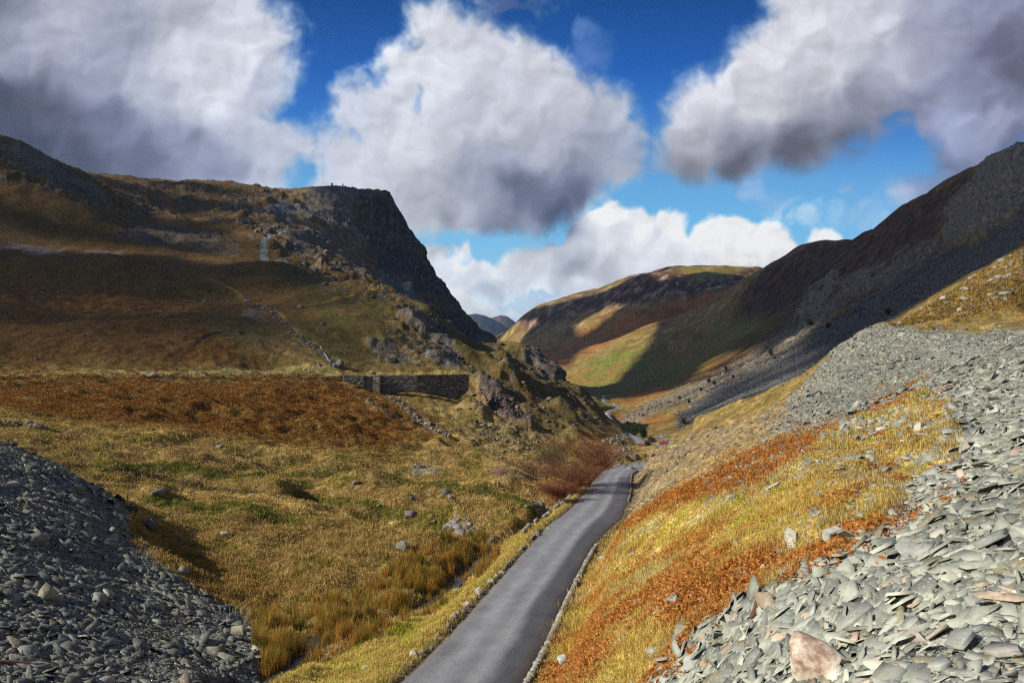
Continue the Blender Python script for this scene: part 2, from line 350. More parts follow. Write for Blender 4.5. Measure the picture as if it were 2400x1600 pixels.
# ------------------------------------------------------------------ cutting the road shelf and the stream bed into the ground
def catmull(P, step=.5):
    P = np.array(P, float); out = []
    n = len(P)
    for i in range(n-1):
        p0 = P[max(i-1, 0)]; p1 = P[i]; p2 = P[i+1]; p3 = P[min(i+2, n-1)]
        d = np.linalg.norm(p2[:2]-p1[:2]); m = max(2, int(d/step))
        for t in np.arange(m)/m:
            out.append(.5*((2*p1)+(-p0+p2)*t+(2*p0-5*p1+4*p2-p3)*t*t+(-p0+3*p1-3*p2+p3)*t**3))
    out.append(P[-1]); return np.array(out)
rd = np.array([[*W(x, y, d), w] for x, y, d, w in ROAD])
road = catmull(rd, .8)
for _ in range(6): road[1:-1, 2] = (road[:-2, 2]+road[2:, 2]+road[1:-1, 2]*2)/4
st = np.array([[*W(x, y, d), 1.1] for x, y, d in STREAM]); stream = catmull(st, .8)
def near_line(line, reach):
    """nearest distance and line attributes for grid vertices within reach"""
    dist = np.full(Z.shape, 1e9, np.float32); lz = np.zeros(Z.shape, np.float32); lw = np.zeros(Z.shape, np.float32); side = np.zeros(Z.shape, np.float32)
    for i in range(len(line)-1):
        a = line[i]; b = line[i+1]
        rch = reach
        lo = min(a[1], b[1])-rch; hi = max(a[1], b[1])+rch
        i0 = np.searchsorted(Dg[:, 0], max(lo, 1.5)); i1 = np.searchsorted(Dg[:, 0], hi)
        if i1 <= i0: continue
        dm = max(lo, 1.5)
        xs0 = min((min(a[0], b[0])-rch)/dm, (min(a[0], b[0])-rch)/hi)*F+CX; xs1 = max((max(a[0], b[0])+rch)/dm, (max(a[0], b[0])+rch)/hi)*F+CX
        j0 = np.searchsorted(Xc, xs0); j1 = np.searchsorted(Xc, xs1)
        if j1 <= j0: continue
        s_ = (slice(i0, i1), slice(j0, j1))
        e = b[:2]-a[:2]; l2 = (e*e).sum()+1e-9
        px = wx[s_]-a[0]; py = wy[s_]-a[1]
        t = np.clip((px*e[0]+py*e[1])/l2, 0, 1)
        dd = np.hypot(px-e[0]*t, py-e[1]*t)
        m = dd < dist[s_]
        dist[s_] = np.where(m, dd, dist[s_]); lz[s_] = np.where(m, a[2]+(b[2]-a[2])*t, lz[s_]); lw[s_] = np.where(m, a[3]+(b[3]-a[3])*t, lw[s_])
        side[s_] = np.where(m, np.sign(e[0]*py-e[1]*px), side[s_])
    return dist, lz, lw, side
sdist, sz, sw, _ = near_line(stream, 3.0)
wS = 1-ss(.35, 1.6, sdist)
Z = mix(Z, np.minimum(Z, sz-.35), wS*(Dg < 270))
rdist, rz, rw, rside = near_line(road, 9.0)
off = rdist-rw/2
wR = 1-ss(.55, 2.6+Dg*.006, off)
Z = mix(Z, rz-.07, np.where(rdist < 1e8, wR, 0))
ontoroad = (off < .15)
Z = np.where(ontoroad & (rdist < 1e8), rz-.10-0.0006*Dg, Z)
Yt = CY-Z/Dg*F            # dip row after relief

# lookups on the finished ground
lnD0 = Lr
def grid_ij(X, D):
    j = np.interp(X, Xc, np.arange(NX)); i = np.interp(np.log(D), Lr, np.arange(NL)); return i, j
def ground_z(x, y):
    x = np.asarray(x, float); y = np.maximum(np.asarray(y, float), 1.51)
    X = CX+F*x/y; i, j = grid_ij(X, y)
    i0 = np.clip(i.astype(int), 0, NL-2); j0 = np.clip(j.astype(int), 0, NX-2); fi = i-i0; fj = j-j0
    return (Z[i0, j0]*(1-fi)*(1-fj)+Z[i0+1, j0]*fi*(1-fj)+Z[i0, j0+1]*(1-fi)*fj+Z[i0+1, j0+1]*fi*fj)
def ground_n(x, y, h=None):
    h = .012*np.asarray(y)+.05 if h is None else h
    gx = (ground_z(x+h, y)-ground_z(x-h, y))/(2*h); gy = (ground_z(x, y+h)-ground_z(x, y-h))/(2*h)
    nn = np.stack([-gx, -gy, np.ones_like(gx)], -1); return nn/np.linalg.norm(nn, axis=-1, keepdims=True)
env = np.minimum.accumulate(Yt, axis=0)
def hit(X, Y, dmin=0):
    """first visible ground point along a bearing and dip"""
    j = int(np.clip(np.round(np.interp(X, Xc, np.arange(NX))), 0, NX-1))
    i = int(np.argmax(env[:, j] <= Y)) if env[-1, j] <= Y else NL-1
    if dmin: i = max(i, int(np.searchsorted(Dg[:, 0], dmin)))
    i0 = max(i-1, 0)
    t = 0 if Yt[i0, j] == Yt[i, j] else np.clip((Yt[i0, j]-Y)/(Yt[i0, j]-Yt[i, j]), 0, 1)
    d = math.exp(Lr[i0]+(Lr[i]-Lr[i0])*t); x = (X-CX)/F*d
    return x, d, float(ground_z(x, d))
def hits(X, Y):
    jj = np.clip(np.round(np.interp(X, Xc, np.arange(NX))).astype(int), 0, NX-1)
    d = np.zeros(len(X)); ok = np.zeros(len(X), bool)
    order = np.argsort(jj, kind='stable')
    for j in np.unique(jj):
        m = np.where(jj == j)[0]
        e = -env[:, j]
        k_ = np.searchsorted(e, -Y[m])
        ok[m] = k_ < NL; d[m] = Dg[np.clip(k_, 0, NL-1), 0]
    x = (X-CX)/F*d
    return x, d, ok, jj, np.clip(np.searchsorted(Dg[:, 0], d), 0, NL-1)

# ------------------------------------------------------------------ ground colours; the grass folds also carry painted light and shade
def C3(*c): return np.array(c, np.float32)
nA = fbm(ug*60, lg*60, 5, 11)[..., None]; nB = fbm(ug*17, lg*17, 4, 15)[..., None]; nC = fbm(ug*160, lg*160, 3, 19)[..., None]; nD = fbm(ug*7, lg*9, 3, 23)[..., None]
nG = gn(ug*420, lg*420, 29)[..., None]
straw = C3(.42,.315,.14); green = C3(.165,.145,.022); brown = C3(.20,.105,.024); rust = C3(.30,.085,.018); rustd = C3(.13,.046,.012)
gold = C3(.27,.185,.065)
slate = C3(.20,.215,.20); rockc = C3(.17,.155,.135); rockd = C3(.075,.062,.055)
base = mix(gold, green, ss(-.1, .7, nB)*.8); base = mix(base, straw, ss(-.1, .7, nA)*.65); base = mix(base, brown, ss(.1, .8, nC-nB*.3)*.6)
near_r = reg([(1180,1640),(1330,1290),(1430,1190),(1560,1100),(1850,960),(2160,850),(2200,1100),(1700,1400),(1500,1640)], 25, 5, 90)[..., None]
cr = mix(C3(.70,.51,.16), C3(.44,.41,.07), ss(.12, .65, nB+.25*nA)); cr = mix(cr, C3(.50,.30,.08), ss(.15, .8, nA)*.5); cr = mix(cr, C3(.70,.58,.30), ss(.15, .6, fbm(wx/3, wy/3, 4, 405)[..., None])*.6)
base = mix(base, cr, near_r)
verge = reg([(560,1640),(700,1520),(900,1450),(1130,1290),(1200,1230),(1310,1180),(1370,1080),(1390,1090),(1320,1180),(1200,1300),(1060,1450),(900,1640)], 8, 12, 90)[..., None]
base = mix(base, mix(C3(.66,.50,.16), C3(.40,.38,.06), ss(-.1, .6, nB+.3*nA)), verge)
col = base
def lay(c, m, c2=None, nz=None, hard=0):
    global col
    if c2 is not None: c = mix(c, c2, ss(-.5, .5, nz))
    mm = m[..., None] if m.ndim == 2 else m
    if hard: mm = ss(.5-hard, .5+hard, mm+nA*.35+nC*.2)*ss(0, .15, mm)
    col = mix(col, c, mm)
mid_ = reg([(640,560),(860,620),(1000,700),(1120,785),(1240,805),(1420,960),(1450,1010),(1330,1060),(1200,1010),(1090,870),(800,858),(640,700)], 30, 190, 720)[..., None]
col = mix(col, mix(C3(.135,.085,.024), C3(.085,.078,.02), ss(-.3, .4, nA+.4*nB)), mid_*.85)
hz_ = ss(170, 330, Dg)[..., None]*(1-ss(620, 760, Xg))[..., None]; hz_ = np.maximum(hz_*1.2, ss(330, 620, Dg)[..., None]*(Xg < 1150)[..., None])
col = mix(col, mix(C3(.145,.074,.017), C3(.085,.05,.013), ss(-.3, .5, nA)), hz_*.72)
lay(rustd*1.0, M['brkL2']*.75, brown, nA, .35)
lay(C3(.18,.072,.016), M['brkL1']*.9, C3(.19,.12,.03), nA+.8*nB, .5)
lay(rust*.75, M['brkL3']*.55, C3(.15,.13,.03), nA, .5)
lay(C3(.42,.13,.022), M['brkR']*.85, C3(.30,.15,.03), nA, .5)
clq = ss(-.28, .25, (fbm(wx/2.3, wy/2.3, 4, 401)+.25*nC[..., 0]))
lay(C3(.40,.115,.022), M['brkP']*.75*clq, C3(.30,.16,.03), nC)
upg = reg([(2040,757),(2080,740),(2352,588),(3060,330),(3060,790),(2352,766)], 8, 55, 170)
lay(C3(.33,.20,.05), upg*.9, C3(.17,.12,.03), nA)
lay(C3(.17,.195,.035), M['green']*.9, C3(.25,.15,.04), nB+.5*nA)
fg = fbm(ug*30+lg*40, lg*14-ug*10, 4, 71)[..., None]
lay(C3(.42,.125,.035), M['farbrk'], C3(.26,.16,.04), nA+.4*nB)
lay(C3(.17,.17,.03), M['farbrk']*ss(.3, .7, fg[..., 0]+.3*nA[..., 0])*.85)
lay(C3(.14,.06,.03), ss(1500, 2200, Dg)*(1-M['green']*.5)*ss(.2, .6, -fg[..., 0]+.3*nB[..., 0])*.6)
lay(C3(.075,.04,.03), M['farheath']*.95, C3(.15,.09,.05), nA)
lay(C3(.36,.26,.20), M['farheath']*ss(.15, .6, nA[..., 0]+.3*nC[..., 0])*.9)
lay(C3(.06,.038,.025), M['heath'], C3(.12,.072,.04), nA)
bks = ss(.35, .9, M['heath']*0+nC[..., 0])*reg([(1780,735),(1900,655),(2150,550),(2352,480),(2352,560),(2050,740),(1700,905),(1400,940)], 20, 420, 1900)
lay(C3(.10,.06,.03), reg([(1780,735),(1900,655),(2150,550),(2200,560),(2000,700),(1850,760),(1700,830),(1600,860)], 20, 450, 1900)*.85, C3(.055,.045,.02), nA)
lay(C3(.28,.24,.19), M['greyscree']*.9, C3(.18,.16,.11), nA, .4)
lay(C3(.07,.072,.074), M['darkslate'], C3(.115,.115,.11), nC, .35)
lay(C3(.13,.14,.14), M['slateC'], C3(.08,.085,.085), nC, .3)
lay(C3(.24,.185,.13), M['screeR']*.75, C3(.46,.33,.13), nA+.5*nC, .5)
rc = mix(rockc, rockd, ss(-.2, .6, nC+.4*nB)); rc = mix(rc, C3(.16,.11,.10), ss(.1, .6, nD)*.5)
crag = reg([(810,455),(885,440),(960,520),(1140,790),(1030,756),(850,620),(820,540)], 8, 850, 1300)[..., None]
rc = mix(rc, mix(C3(.045,.036,.03), C3(.17,.145,.12), ss(.1, .75, fbm(ug*230, lg*60, 4, 611)[..., None]+.5*nC)), crag); rc = mix(rc, C3(.12,.085,.022), crag*ss(.12, .4, fbm(wx/55, Z/16, 4, 620)[..., None]+.3*nA)*.85)
rockX = np.clip(M['craggy']*ss(.12, .42, (nA+.5*nC)[..., 0]), 0, 1)
lay(mix(C3(.13,.115,.10), C3(.24,.22,.195), ss(-.2, .6, nC)), rockX*.8)
rc = mix(rc, C3(.27,.24,.20)*(.7+.5*ss(-.3, .5, nC)), (Xg > 1780)[..., None]*.7)
oc_ = reg([(1080,860),(1140,870),(1250,1000),(1180,1020),(1090,940)], 10, 150, 260)[..., None]; rc = mix(rc, C3(.12,.092,.082)*(.7+.6*ss(-.3, .5, nC)), oc_)
rmask = rockT*ss(-.75, .15, (nC+.5*nA)[..., 0]+rockT-.35)
lay(rc, np.clip(rmask, 0, 1))
lay(rc*.9, np.clip(M['rockS']*ss(.15, .5, (nC+.3*nA)[..., 0]), 0, 1)*.85)
# slate tips under the loose plates
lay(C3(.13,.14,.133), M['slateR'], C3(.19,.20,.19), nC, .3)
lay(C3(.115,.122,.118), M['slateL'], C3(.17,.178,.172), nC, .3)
mixm = M['mixR']*ss(-.1, .45, (nA+.5*nC)[..., 0])
lay(C3(.15,.155,.145), np.clip(mixm, 0, 1)*.85)
# worn edges of the road, stream bed
lay(C3(.12,.105,.08), np.where(rdist < 1e8, 1-ss(.1, .7, off+q1*.2), 0)*.85)
lay(C3(.10,.10,.095), (1-ss(.3, 1.0, sdist))*.8, C3(.16,.155,.15), nC)
for pts, c, d0, d1 in [([(-60,562),(150,566),(150,576),(-60,574)], C3(.26,.2,.17), 300, 600), ([(190,570),(285,573),(280,582),(190,580)], C3(.22,.17,.14), 300, 600),
                 ([(560,705),(600,722),(620,740),(560,725)], C3(.2,.15,.13), 200, 500), ([(945,1070),(1020,1075),(1015,1086),(950,1082)], C3(.3,.28,.26), 70, 110)]:
    lay(c, reg(pts, 4, d0, d1)*.9)
# mountain tracks of grey slate waste
def track(pts, w, c=C3(.21,.22,.215)):
    ln = catmull(np.array([[*W(x, y, d), w] for x, y, d in pts]), 4)
    dd, _, _, _ = near_line(ln, w*3)
    lay(c, (1-ss(w*.4, w*.65, dd)).astype(np.float32))
def on(pts): 
    o = []
    for x, y in pts:
        h = hit(x, y); o.append((x, y, h[1]))
    return o
track(on([(608,598),(606,575),(607,555),(618,544),(640,538),(668,530)]), 7)
track(on([(668,530),(640,522),(600,515)]), 5, C3(.15,.15,.14)); track(on([(480,606),(520,605),(560,602)]), 3, C3(.14,.14,.13))
track(on([(785,625),(815,622),(850,624),(880,630)]), 4, C3(.17,.17,.165))
def line_on(pts, w, c, step=1.5):
    ln = catmull(np.array([[*hit(a, b_), 1] for a, b_ in pts]), step); dd, _, _, _ = near_line(ln, w*3+1); lay(c, (1-ss(w*.35, w*.75, dd+.3*w*q1)).astype(np.float32)*.85)
line_on([(-60,857),(200,857),(400,856),(600,857),(790,859)], 7, C3(.46,.37,.13)); line_on([(-60,866),(200,867),(400,866),(600,866),(780,867)], 3, C3(.05,.03,.012))
line_on([(800,858),(900,858),(1000,858),(1080,857)], 3.0, C3(.40,.31,.08))
for pts_, w_, c_ in [([(250,1066),(400,1072),(560,1092),(700,1112)], 2.2, (.09,.10,.016)), ([(560,1075),(760,1092),(930,1110),(1040,1118)], 2.2, (.10,.10,.018)), ([(330,1150),(520,1165),(680,1200)], 1.6, (.11,.12,.018)),
                     ([(700,1140),(860,1160),(960,1190),(1040,1215)], 1.8, (.12,.115,.02)), ([(1060,1125),(1150,1135),(1220,1165)], 1.5, (.10,.11,.02)), ([(330,1126),(520,1136),(700,1164),(900,1202)], 1.0, (.52,.38,.14)), ([(1060,1106),(1150,1110),(1240,1152)], 1.0, (.50,.37,.13)), ([(600,1026),(760,1046),(930,1070),(1100,1084)], .9, (.48,.34,.11))]:
    line_on(pts_, w_, C3(*c_), .8)  # grass tones by fold; lit tan crests and shaded hollows are painted in
line_on([(0,590),(200,592),(420,606),(560,612)], 3, C3(.08,.07,.02)); line_on([(480,640),(540,668),(600,700),(680,760),(730,790)], 2.4, C3(.30,.19,.05))
line_on([(450,790),(470,775),(490,766),(540,762),(560,766)], 2.2, C3(.03,.02,.012)); line_on([(1110,792),(1180,800),(1240,826)], 2, C3(.2,.19,.05))
line_on([(880,660),(820,665),(760,690),(700,700)], 3, C3(.36,.22,.05)); line_on([(240,1082),(330,1090),(430,1108),(520,1125),(600,1135)], .8, C3(.07,.06,.02))
line_on([(560,1000),(700,1040),(850,1062),(980,1083)], 1.1, C3(.42,.30,.09)); line_on([(0,964),(150,975),(330,992),(460,1010)], 1.0, C3(.42,.31,.09))
col = col*(1+.30*nG+.20*nC+.14*nA)
tipm = (M['slateL']*reg([(20,1030),(120,1060),(260,1160),(230,1190),(120,1130),(0,1090)], 14, 20, 50)*ss(-.2, .3, nA[..., 0]))
col = mix(col, C3(.16,.10,.035), tipm[..., None]*.85)
col = np.clip(col, .008, .68)

# ------------------------------------------------------------------ ground mesh
co = np.stack([wx, wy, Z], -1)
rkm = np.clip(np.maximum(rockT, .55*rockX), 0, 1); ri, rj = np.where((rkm > .04) & (Dg > 50))
px_, py_, pz_ = wx[ri, rj], wy[ri, rj], Z[ri, rj]; nn_ = ground_n(px_, py_, .03*py_); nn_[:, 2] *= .35
dsp = 0; dd_ = Dg[ri, rj]
for k_, (fr, am) in enumerate(((.075, .16), (.036, .22), (.018, .24), (.009, .22))):
    lm = 2.0**np.round(np.log2(dd_*fr)); a_ = (px_-py_)*.7/lm; b_2 = (pz_*.62+(px_+py_)*.25)/lm
    g1 = gn(a_+k_*7, b_2, 800+k_); g2 = gn(a_*.6+3, b_2*2.1, 820+k_)
    dsp = dsp+am*lm*(.55-np.abs(g1)*1.5+.35*np.sign(g2)*np.minimum(np.abs(g2)*5, 1))
dsp = (dsp-.1*dd_*.02)*rkm[ri, rj]
co[ri, rj] += nn_*dsp[:, None]
co = co.reshape(-1, 3)
idx = np.arange(NL*NX).reshape(NL, NX)
quads = np.stack([idx[:-1, :-1], idx[:-1, 1:], idx[1:, 1:], idx[1:, :-1]], -1).reshape(-1, 4)
mg, nt, b = new_mat('hill_ground'); N = nt.nodes; Lk = nt.links
at = N.new('ShaderNodeAttribute'); at.attribute_name = 'tone'
ar = N.new('ShaderNodeAttribute'); ar.attribute_name = 'grain'
geo = N.new('ShaderNodeNewGeometry')
dv = N.new('ShaderNodeVectorMath'); dv.operation = 'LENGTH'; Lk.new(geo.outputs['Position'], dv.inputs[0])
def noise(scale, det=4, rough=.6):
    n_ = N.new('ShaderNodeTexNoise'); n_.inputs['Scale'].default_value = scale; n_.inputs['Detail'].default_value = det; n_.inputs['Roughness'].default_value = rough
    Lk.new(geo.outputs['Position'], n_.inputs['Vector']); return n_
n1 = noise(9, 4, .7); n2 = noise(1.1, 5, .72); n3 = noise(.16, 5, .75)
def mrange(src, a, b_, c, d):
    m = N.new('ShaderNodeMapRange'); m.inputs['From Min'].default_value = a; m.inputs['From Max'].default_value = b_; m.inputs['To Min'].default_value = c; m.inputs['To Max'].default_value = d
    Lk.new(src, m.inputs['Value']); return m.outputs['Result']
prod = None
for nn_, lo, hi in ((n1, .55, 1.45), (n2, .62, 1.38), (n3, .68, 1.32)):
    r_ = mrange(nn_.outputs['Fac'], .32, .68, lo, hi)
    if prod is None: prod = r_
    else:
        mm = N.new('ShaderNodeMath'); mm.operation = 'MULTIPLY'; Lk.new(prod, mm.inputs[0]); Lk.new(r_, mm.inputs[1]); prod = mm.outputs[0]
sc_ = N.new('ShaderNodeVectorMath'); sc_.operation = 'SCALE'; Lk.new(at.outputs['Color'], sc_.inputs[0]); Lk.new(prod, sc_.inputs['Scale'])
Lk.new(sc_.outputs[0], b.inputs['Base Color']); b.inputs['Roughness'].default_value = .95; b.inputs['Specular IOR Level'].default_value = .1
ad = N.new('ShaderNodeMath'); ad.operation = 'MULTIPLY_ADD'; Lk.new(n2.outputs['Fac'], ad.inputs[0]); ad.inputs[1].default_value = 3.0
Lk.new(n1.outputs['Fac'], ad.inputs[2])
ad2 = N.new('ShaderNodeMath'); ad2.operation = 'MULTIPLY_ADD'; Lk.new(n3.outputs['Fac'], ad2.inputs[0]); ad2.inputs[1].default_value = 18.0; Lk.new(ad.outputs[0], ad2.inputs[2])
bp = N.new('ShaderNodeBump'); bp.inputs['Strength'].default_value = .8; bp.inputs['Distance'].default_value = .16
Lk.new(ad2.outputs[0], bp.inputs['Height']); Lk.new(bp.outputs['Normal'], b.inputs['Normal'])
ground = mesh_from('ground', co, quads, np.full(len(quads), 4), mg, col.reshape(-1, 3), smooth=True)
tag(ground, kind='structure')
# ------------------------------------------------------------------ far blue hills
def far_hill(prof, D, depth, c):
    P = np.array(prof, float); xs = np.linspace(P[0, 0], P[-1, 0], 260); ys = np.interp(xs, P[:, 0], P[:, 1])
    rows = []
    for k_, t in enumerate(np.linspace(0, 1, 60)):
        d = D+(t-.5)*depth*2; f = math.sin(math.pi*t)**.8
        zt = -(ys-CY)/F*D; zz = -260+(zt+260)*f
        x = (xs-CX)/F*D
        nz = fbm(x/420, np.full_like(x, d/420), 5, 60)
        rows.append(np.stack([x, np.full_like(x, d), zz+nz*28*(1-f*.75)+(fbm(x/90, np.full_like(x, d/90), 3, 66)*4)], -1))
    v = np.array(rows); n0, n1_ = v.shape[:2]; ix = np.arange(n0*n1_).reshape(n0, n1_)
    q = np.stack([ix[:-1, :-1], ix[:-1, 1:], ix[1:, 1:], ix[1:, :-1]], -1).reshape(-1, 4)
    cc = c*(1+.25*fbm(v[..., 0]/200, v[..., 1]/200, 4, 5))[..., None]
    return v.reshape(-1, 3), q, cc.reshape(-1, 3)
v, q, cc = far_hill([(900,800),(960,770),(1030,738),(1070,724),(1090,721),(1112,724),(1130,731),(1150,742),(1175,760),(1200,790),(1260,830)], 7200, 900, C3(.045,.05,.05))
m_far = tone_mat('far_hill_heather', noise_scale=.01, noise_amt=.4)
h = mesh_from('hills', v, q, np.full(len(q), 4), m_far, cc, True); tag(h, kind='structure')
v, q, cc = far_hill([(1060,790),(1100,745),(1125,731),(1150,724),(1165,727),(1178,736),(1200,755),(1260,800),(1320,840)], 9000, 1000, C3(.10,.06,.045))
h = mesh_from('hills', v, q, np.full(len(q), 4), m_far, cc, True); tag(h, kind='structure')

# ------------------------------------------------------------------ road surface
tan = np.gradient(road[:, :2], axis=0); tan /= np.linalg.norm(tan, axis=1, keepdims=True)
nrm = np.stack([tan[:, 1], -tan[:, 0]], 1)
K = 17; ts = np.linspace(-1, 1, K)
edge_n = fbm(np.arange(len(road))*.35, np.zeros(len(road)), 4, 31); edge_n2 = fbm(np.arange(len(road))*.35, np.zeros(len(road))+9, 4, 33)
verts = []; cols = []
asph = C3(.27,.275,.285)
dl = np.cumsum(np.r_[0, np.linalg.norm(np.diff(road[:, :2], axis=0), axis=1)])
for t in ts:
    hw = road[:, 3]/2
    xy = road[:, :2]+nrm*(t*hw+ (edge_n*.07 if t == 1 else edge_n2*.07 if t == -1 else 0)*np.ones(len(road)))[:, None]
    z = road[:, 2]+.02*(1-t*t)*2+.02
    if abs(t) == 1: z = z-.12
    verts.append(np.c_[xy, z])
    # wheel-worn paler strips, darker margin on the right, tar patches
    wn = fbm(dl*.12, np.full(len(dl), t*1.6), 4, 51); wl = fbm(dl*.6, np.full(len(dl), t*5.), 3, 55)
    d_ = road[:, 1]
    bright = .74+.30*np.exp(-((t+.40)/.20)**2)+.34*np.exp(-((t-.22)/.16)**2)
    dark_margin = ss(.30, .52, t+wn*.16-.0*d_)*(d_ < 65)
    bright = bright*(1-.60*dark_margin)*(1+.10*wl)*(1-.35*np.exp(-((d_-22.2)/.5)**2-((t+.62)/.16)**2)-.3*np.exp(-((d_-26.4)/.35)**2-((t+.78)/.12)**2))
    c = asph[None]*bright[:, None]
    lay_by = (ss(.30, .42, t+wl*.08)*(d_ > 48)*(d_ < 78))[:, None]
    c = mix(c, C3(.105,.10,.115)[None]*(1+.2*wl[:, None]), lay_by)
    grit = (ss(.80, .98, abs(t)+wl*.12)*(d_ < 80))[:, None]
    c = mix(c, C3(.15,.12,.095)[None], grit*.8)
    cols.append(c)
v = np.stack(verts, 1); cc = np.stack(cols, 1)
n0 = len(road); ix = np.arange(n0*K).reshape(n0, K)
q = np.stack([ix[:-1, :-1], ix[:-1, 1:], ix[1:, 1:], ix[1:, :-1]], -1).reshape(-1, 4)
m_road, nt, b = new_mat('road_asphalt'); N = nt.nodes; Lk = nt.links
at = N.new('ShaderNodeAttribute'); at.attribute_name = 'tone'; geo = N.new('ShaderNodeNewGeometry')
def nz_(sc, det, ro, lo, hi):
    n_ = N.new('ShaderNodeTexNoise'); n_.inputs['Scale'].default_value = sc; n_.inputs['Detail'].default_value = det; n_.inputs['Roughness'].default_value = ro
    Lk.new(geo.outputs['Position'], n_.inputs['Vector'])
    m_ = N.new('ShaderNodeMapRange'); m_.inputs['From Min'].default_value = .35; m_.inputs['From Max'].default_value = .65; m_.inputs['To Min'].default_value = lo; m_.inputs['To Max'].default_value = hi
    Lk.new(n_.outputs['Fac'], m_.inputs['Value']); return n_, m_.outputs['Result']
na, ra = nz_(.9, 6, .7, .86, 1.14); nb, rb = nz_(24, 4, .85, .62, 1.38)
mu = N.new('ShaderNodeMath'); mu.operation = 'MULTIPLY'; Lk.new(ra, mu.inputs[0]); Lk.new(rb, mu.inputs[1])
sc_ = N.new('ShaderNodeVectorMath'); sc_.operation = 'SCALE'; Lk.new(at.outputs['Color'], sc_.inputs[0]); Lk.new(mu.outputs[0], sc_.inputs['Scale']); Lk.new(sc_.outputs[0], b.inputs['Base Color'])
vo = N.new('ShaderNodeTexVoronoi'); vo.feature = 'DISTANCE_TO_EDGE'; vo.inputs['Scale'].default_value = .55; Lk.new(geo.outputs['Position'], vo.inputs['Vector'])
ck = N.new('ShaderNodeMapRange'); ck.inputs['From Min'].default_value = .004; ck.inputs['From Max'].default_value = .018; ck.inputs['To Min'].default_value = .86; Lk.new(vo.outputs['Distance'], ck.inputs['Value'])
np_ = N.new('ShaderNodeTexNoise'); np_.inputs['Scale'].default_value = .22; np_.inputs['Detail'].default_value = 3; Lk.new(geo.outputs['Position'], np_.inputs['Vector'])
pm = N.new('ShaderNodeMapRange'); pm.inputs['From Min'].default_value = .5; pm.inputs['From Max'].default_value = .56; Lk.new(np_.outputs['Fac'], pm.inputs['Value'])
mxc = N.new('ShaderNodeMix'); mxc.data_type = 'FLOAT'; mxc.inputs['A'].default_value = 1.; Lk.new(pm.outputs[0], mxc.inputs['Factor']); Lk.new(ck.outputs[0], mxc.inputs['B'])
mu2 = N.new('ShaderNodeMath'); mu2.operation = 'MULTIPLY'; Lk.new(mu.outputs[0], mu2.inputs[0]); Lk.new(mxc.outputs[0], mu2.inputs[1]); Lk.new(mu2.outputs[0], sc_.inputs['Scale'])
b.inputs['Roughness'].default_value = .62; b.inputs['Specular IOR Level'].default_value = .35
bp = N.new('ShaderNodeBump'); bp.inputs['Strength'].default_value = .35; bp.inputs['Distance'].default_value = .01; Lk.new(nb.outputs['Fac'], bp.inputs['Height']); Lk.new(bp.outputs['Normal'], b.inputs['Normal'])
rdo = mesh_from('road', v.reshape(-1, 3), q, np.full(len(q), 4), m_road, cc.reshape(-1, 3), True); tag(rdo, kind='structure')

# ------------------------------------------------------------------ water of the stream
K2 = 3; tanS = np.gradient(stream[:, :2], axis=0); tanS /= np.linalg.norm(tanS, axis=1, keepdims=True); nS = np.stack([tanS[:, 1], -tanS[:, 0]], 1)
ws = .38+.22*fbm(np.arange(len(stream))*.2, np.zeros(len(stream)), 2, 77)
zz = stream[:, 2]-.24
v = np.stack([np.c_[stream[:, :2]+nS*(t*ws)[:, None], zz] for t in (-1, 0, 1)], 1)
n0 = len(stream); ix = np.arange(n0*3).reshape(n0, 3)
q = np.stack([ix[:-1, :-1], ix[:-1, 1:], ix[1:, 1:], ix[1:, :-1]], -1).reshape(-1, 4)
m_w, nt, b = new_mat('stream_water'); b.inputs['Base Color'].default_value = (.05, .05, .045, 1); b.inputs['Roughness'].default_value = .12
wn_ = nt.nodes.new('ShaderNodeTexNoise'); wn_.inputs['Scale'].default_value = 4; wb = nt.nodes.new('ShaderNodeBump'); wb.inputs['Strength'].default_value = .5; wb.inputs['Distance'].default_value = .05
nt.links.new(wn_.outputs['Fac'], wb.inputs['Height']); nt.links.new(wb.outputs['Normal'], b.inputs['Normal'])
wo = mesh_from('stream', v.reshape(-1, 3), q, np.full(len(q), 4), m_w, None, True); tag(wo, kind='structure')
# ------------------------------------------------------------------ scattered cover: slate waste, stones, grass, bracken, rushes
def gi(X, D):
    j = np.clip(np.round(np.interp(X, Xc, np.arange(NX))).astype(int), 0, NX-1); i = np.clip(np.round(np.interp(np.log(D), Lr, np.arange(NL))).astype(int), 0, NL-1)
    return i, j
def sample_world(n, mask, X0, X1, D0, D1):
    """random places spread evenly by bearing and log distance, thinned by a mask"""
    X = rng.uniform(X0, X1, n); D = np.exp(rng.uniform(math.log(D0), math.log(D1), n))
    i, j = gi(X, D); k_ = rng.random(n) < mask[i, j]
    X = X[k_]; D = D[k_]; i = i[k_]; j = j[k_]
    return (X-CX)/F*D, D, i, j
def visible(x, y, lift=0.0, slack=6):
    X = CX+F*x/y; i, j = gi(X, y); z = ground_z(x, y)+lift
    return (CY-z/y*F) <= env[i, j]+slack
def frames(nv, yaw):
    """orthonormal frames with third axis nv"""
    t = np.stack([np.cos(yaw), np.sin(yaw), np.zeros_like(yaw)], -1)
    a = t-nv*(t*nv).sum(-1, keepdims=True); a /= np.linalg.norm(a, axis=-1, keepdims=True)
    return a, np.cross(nv, a)
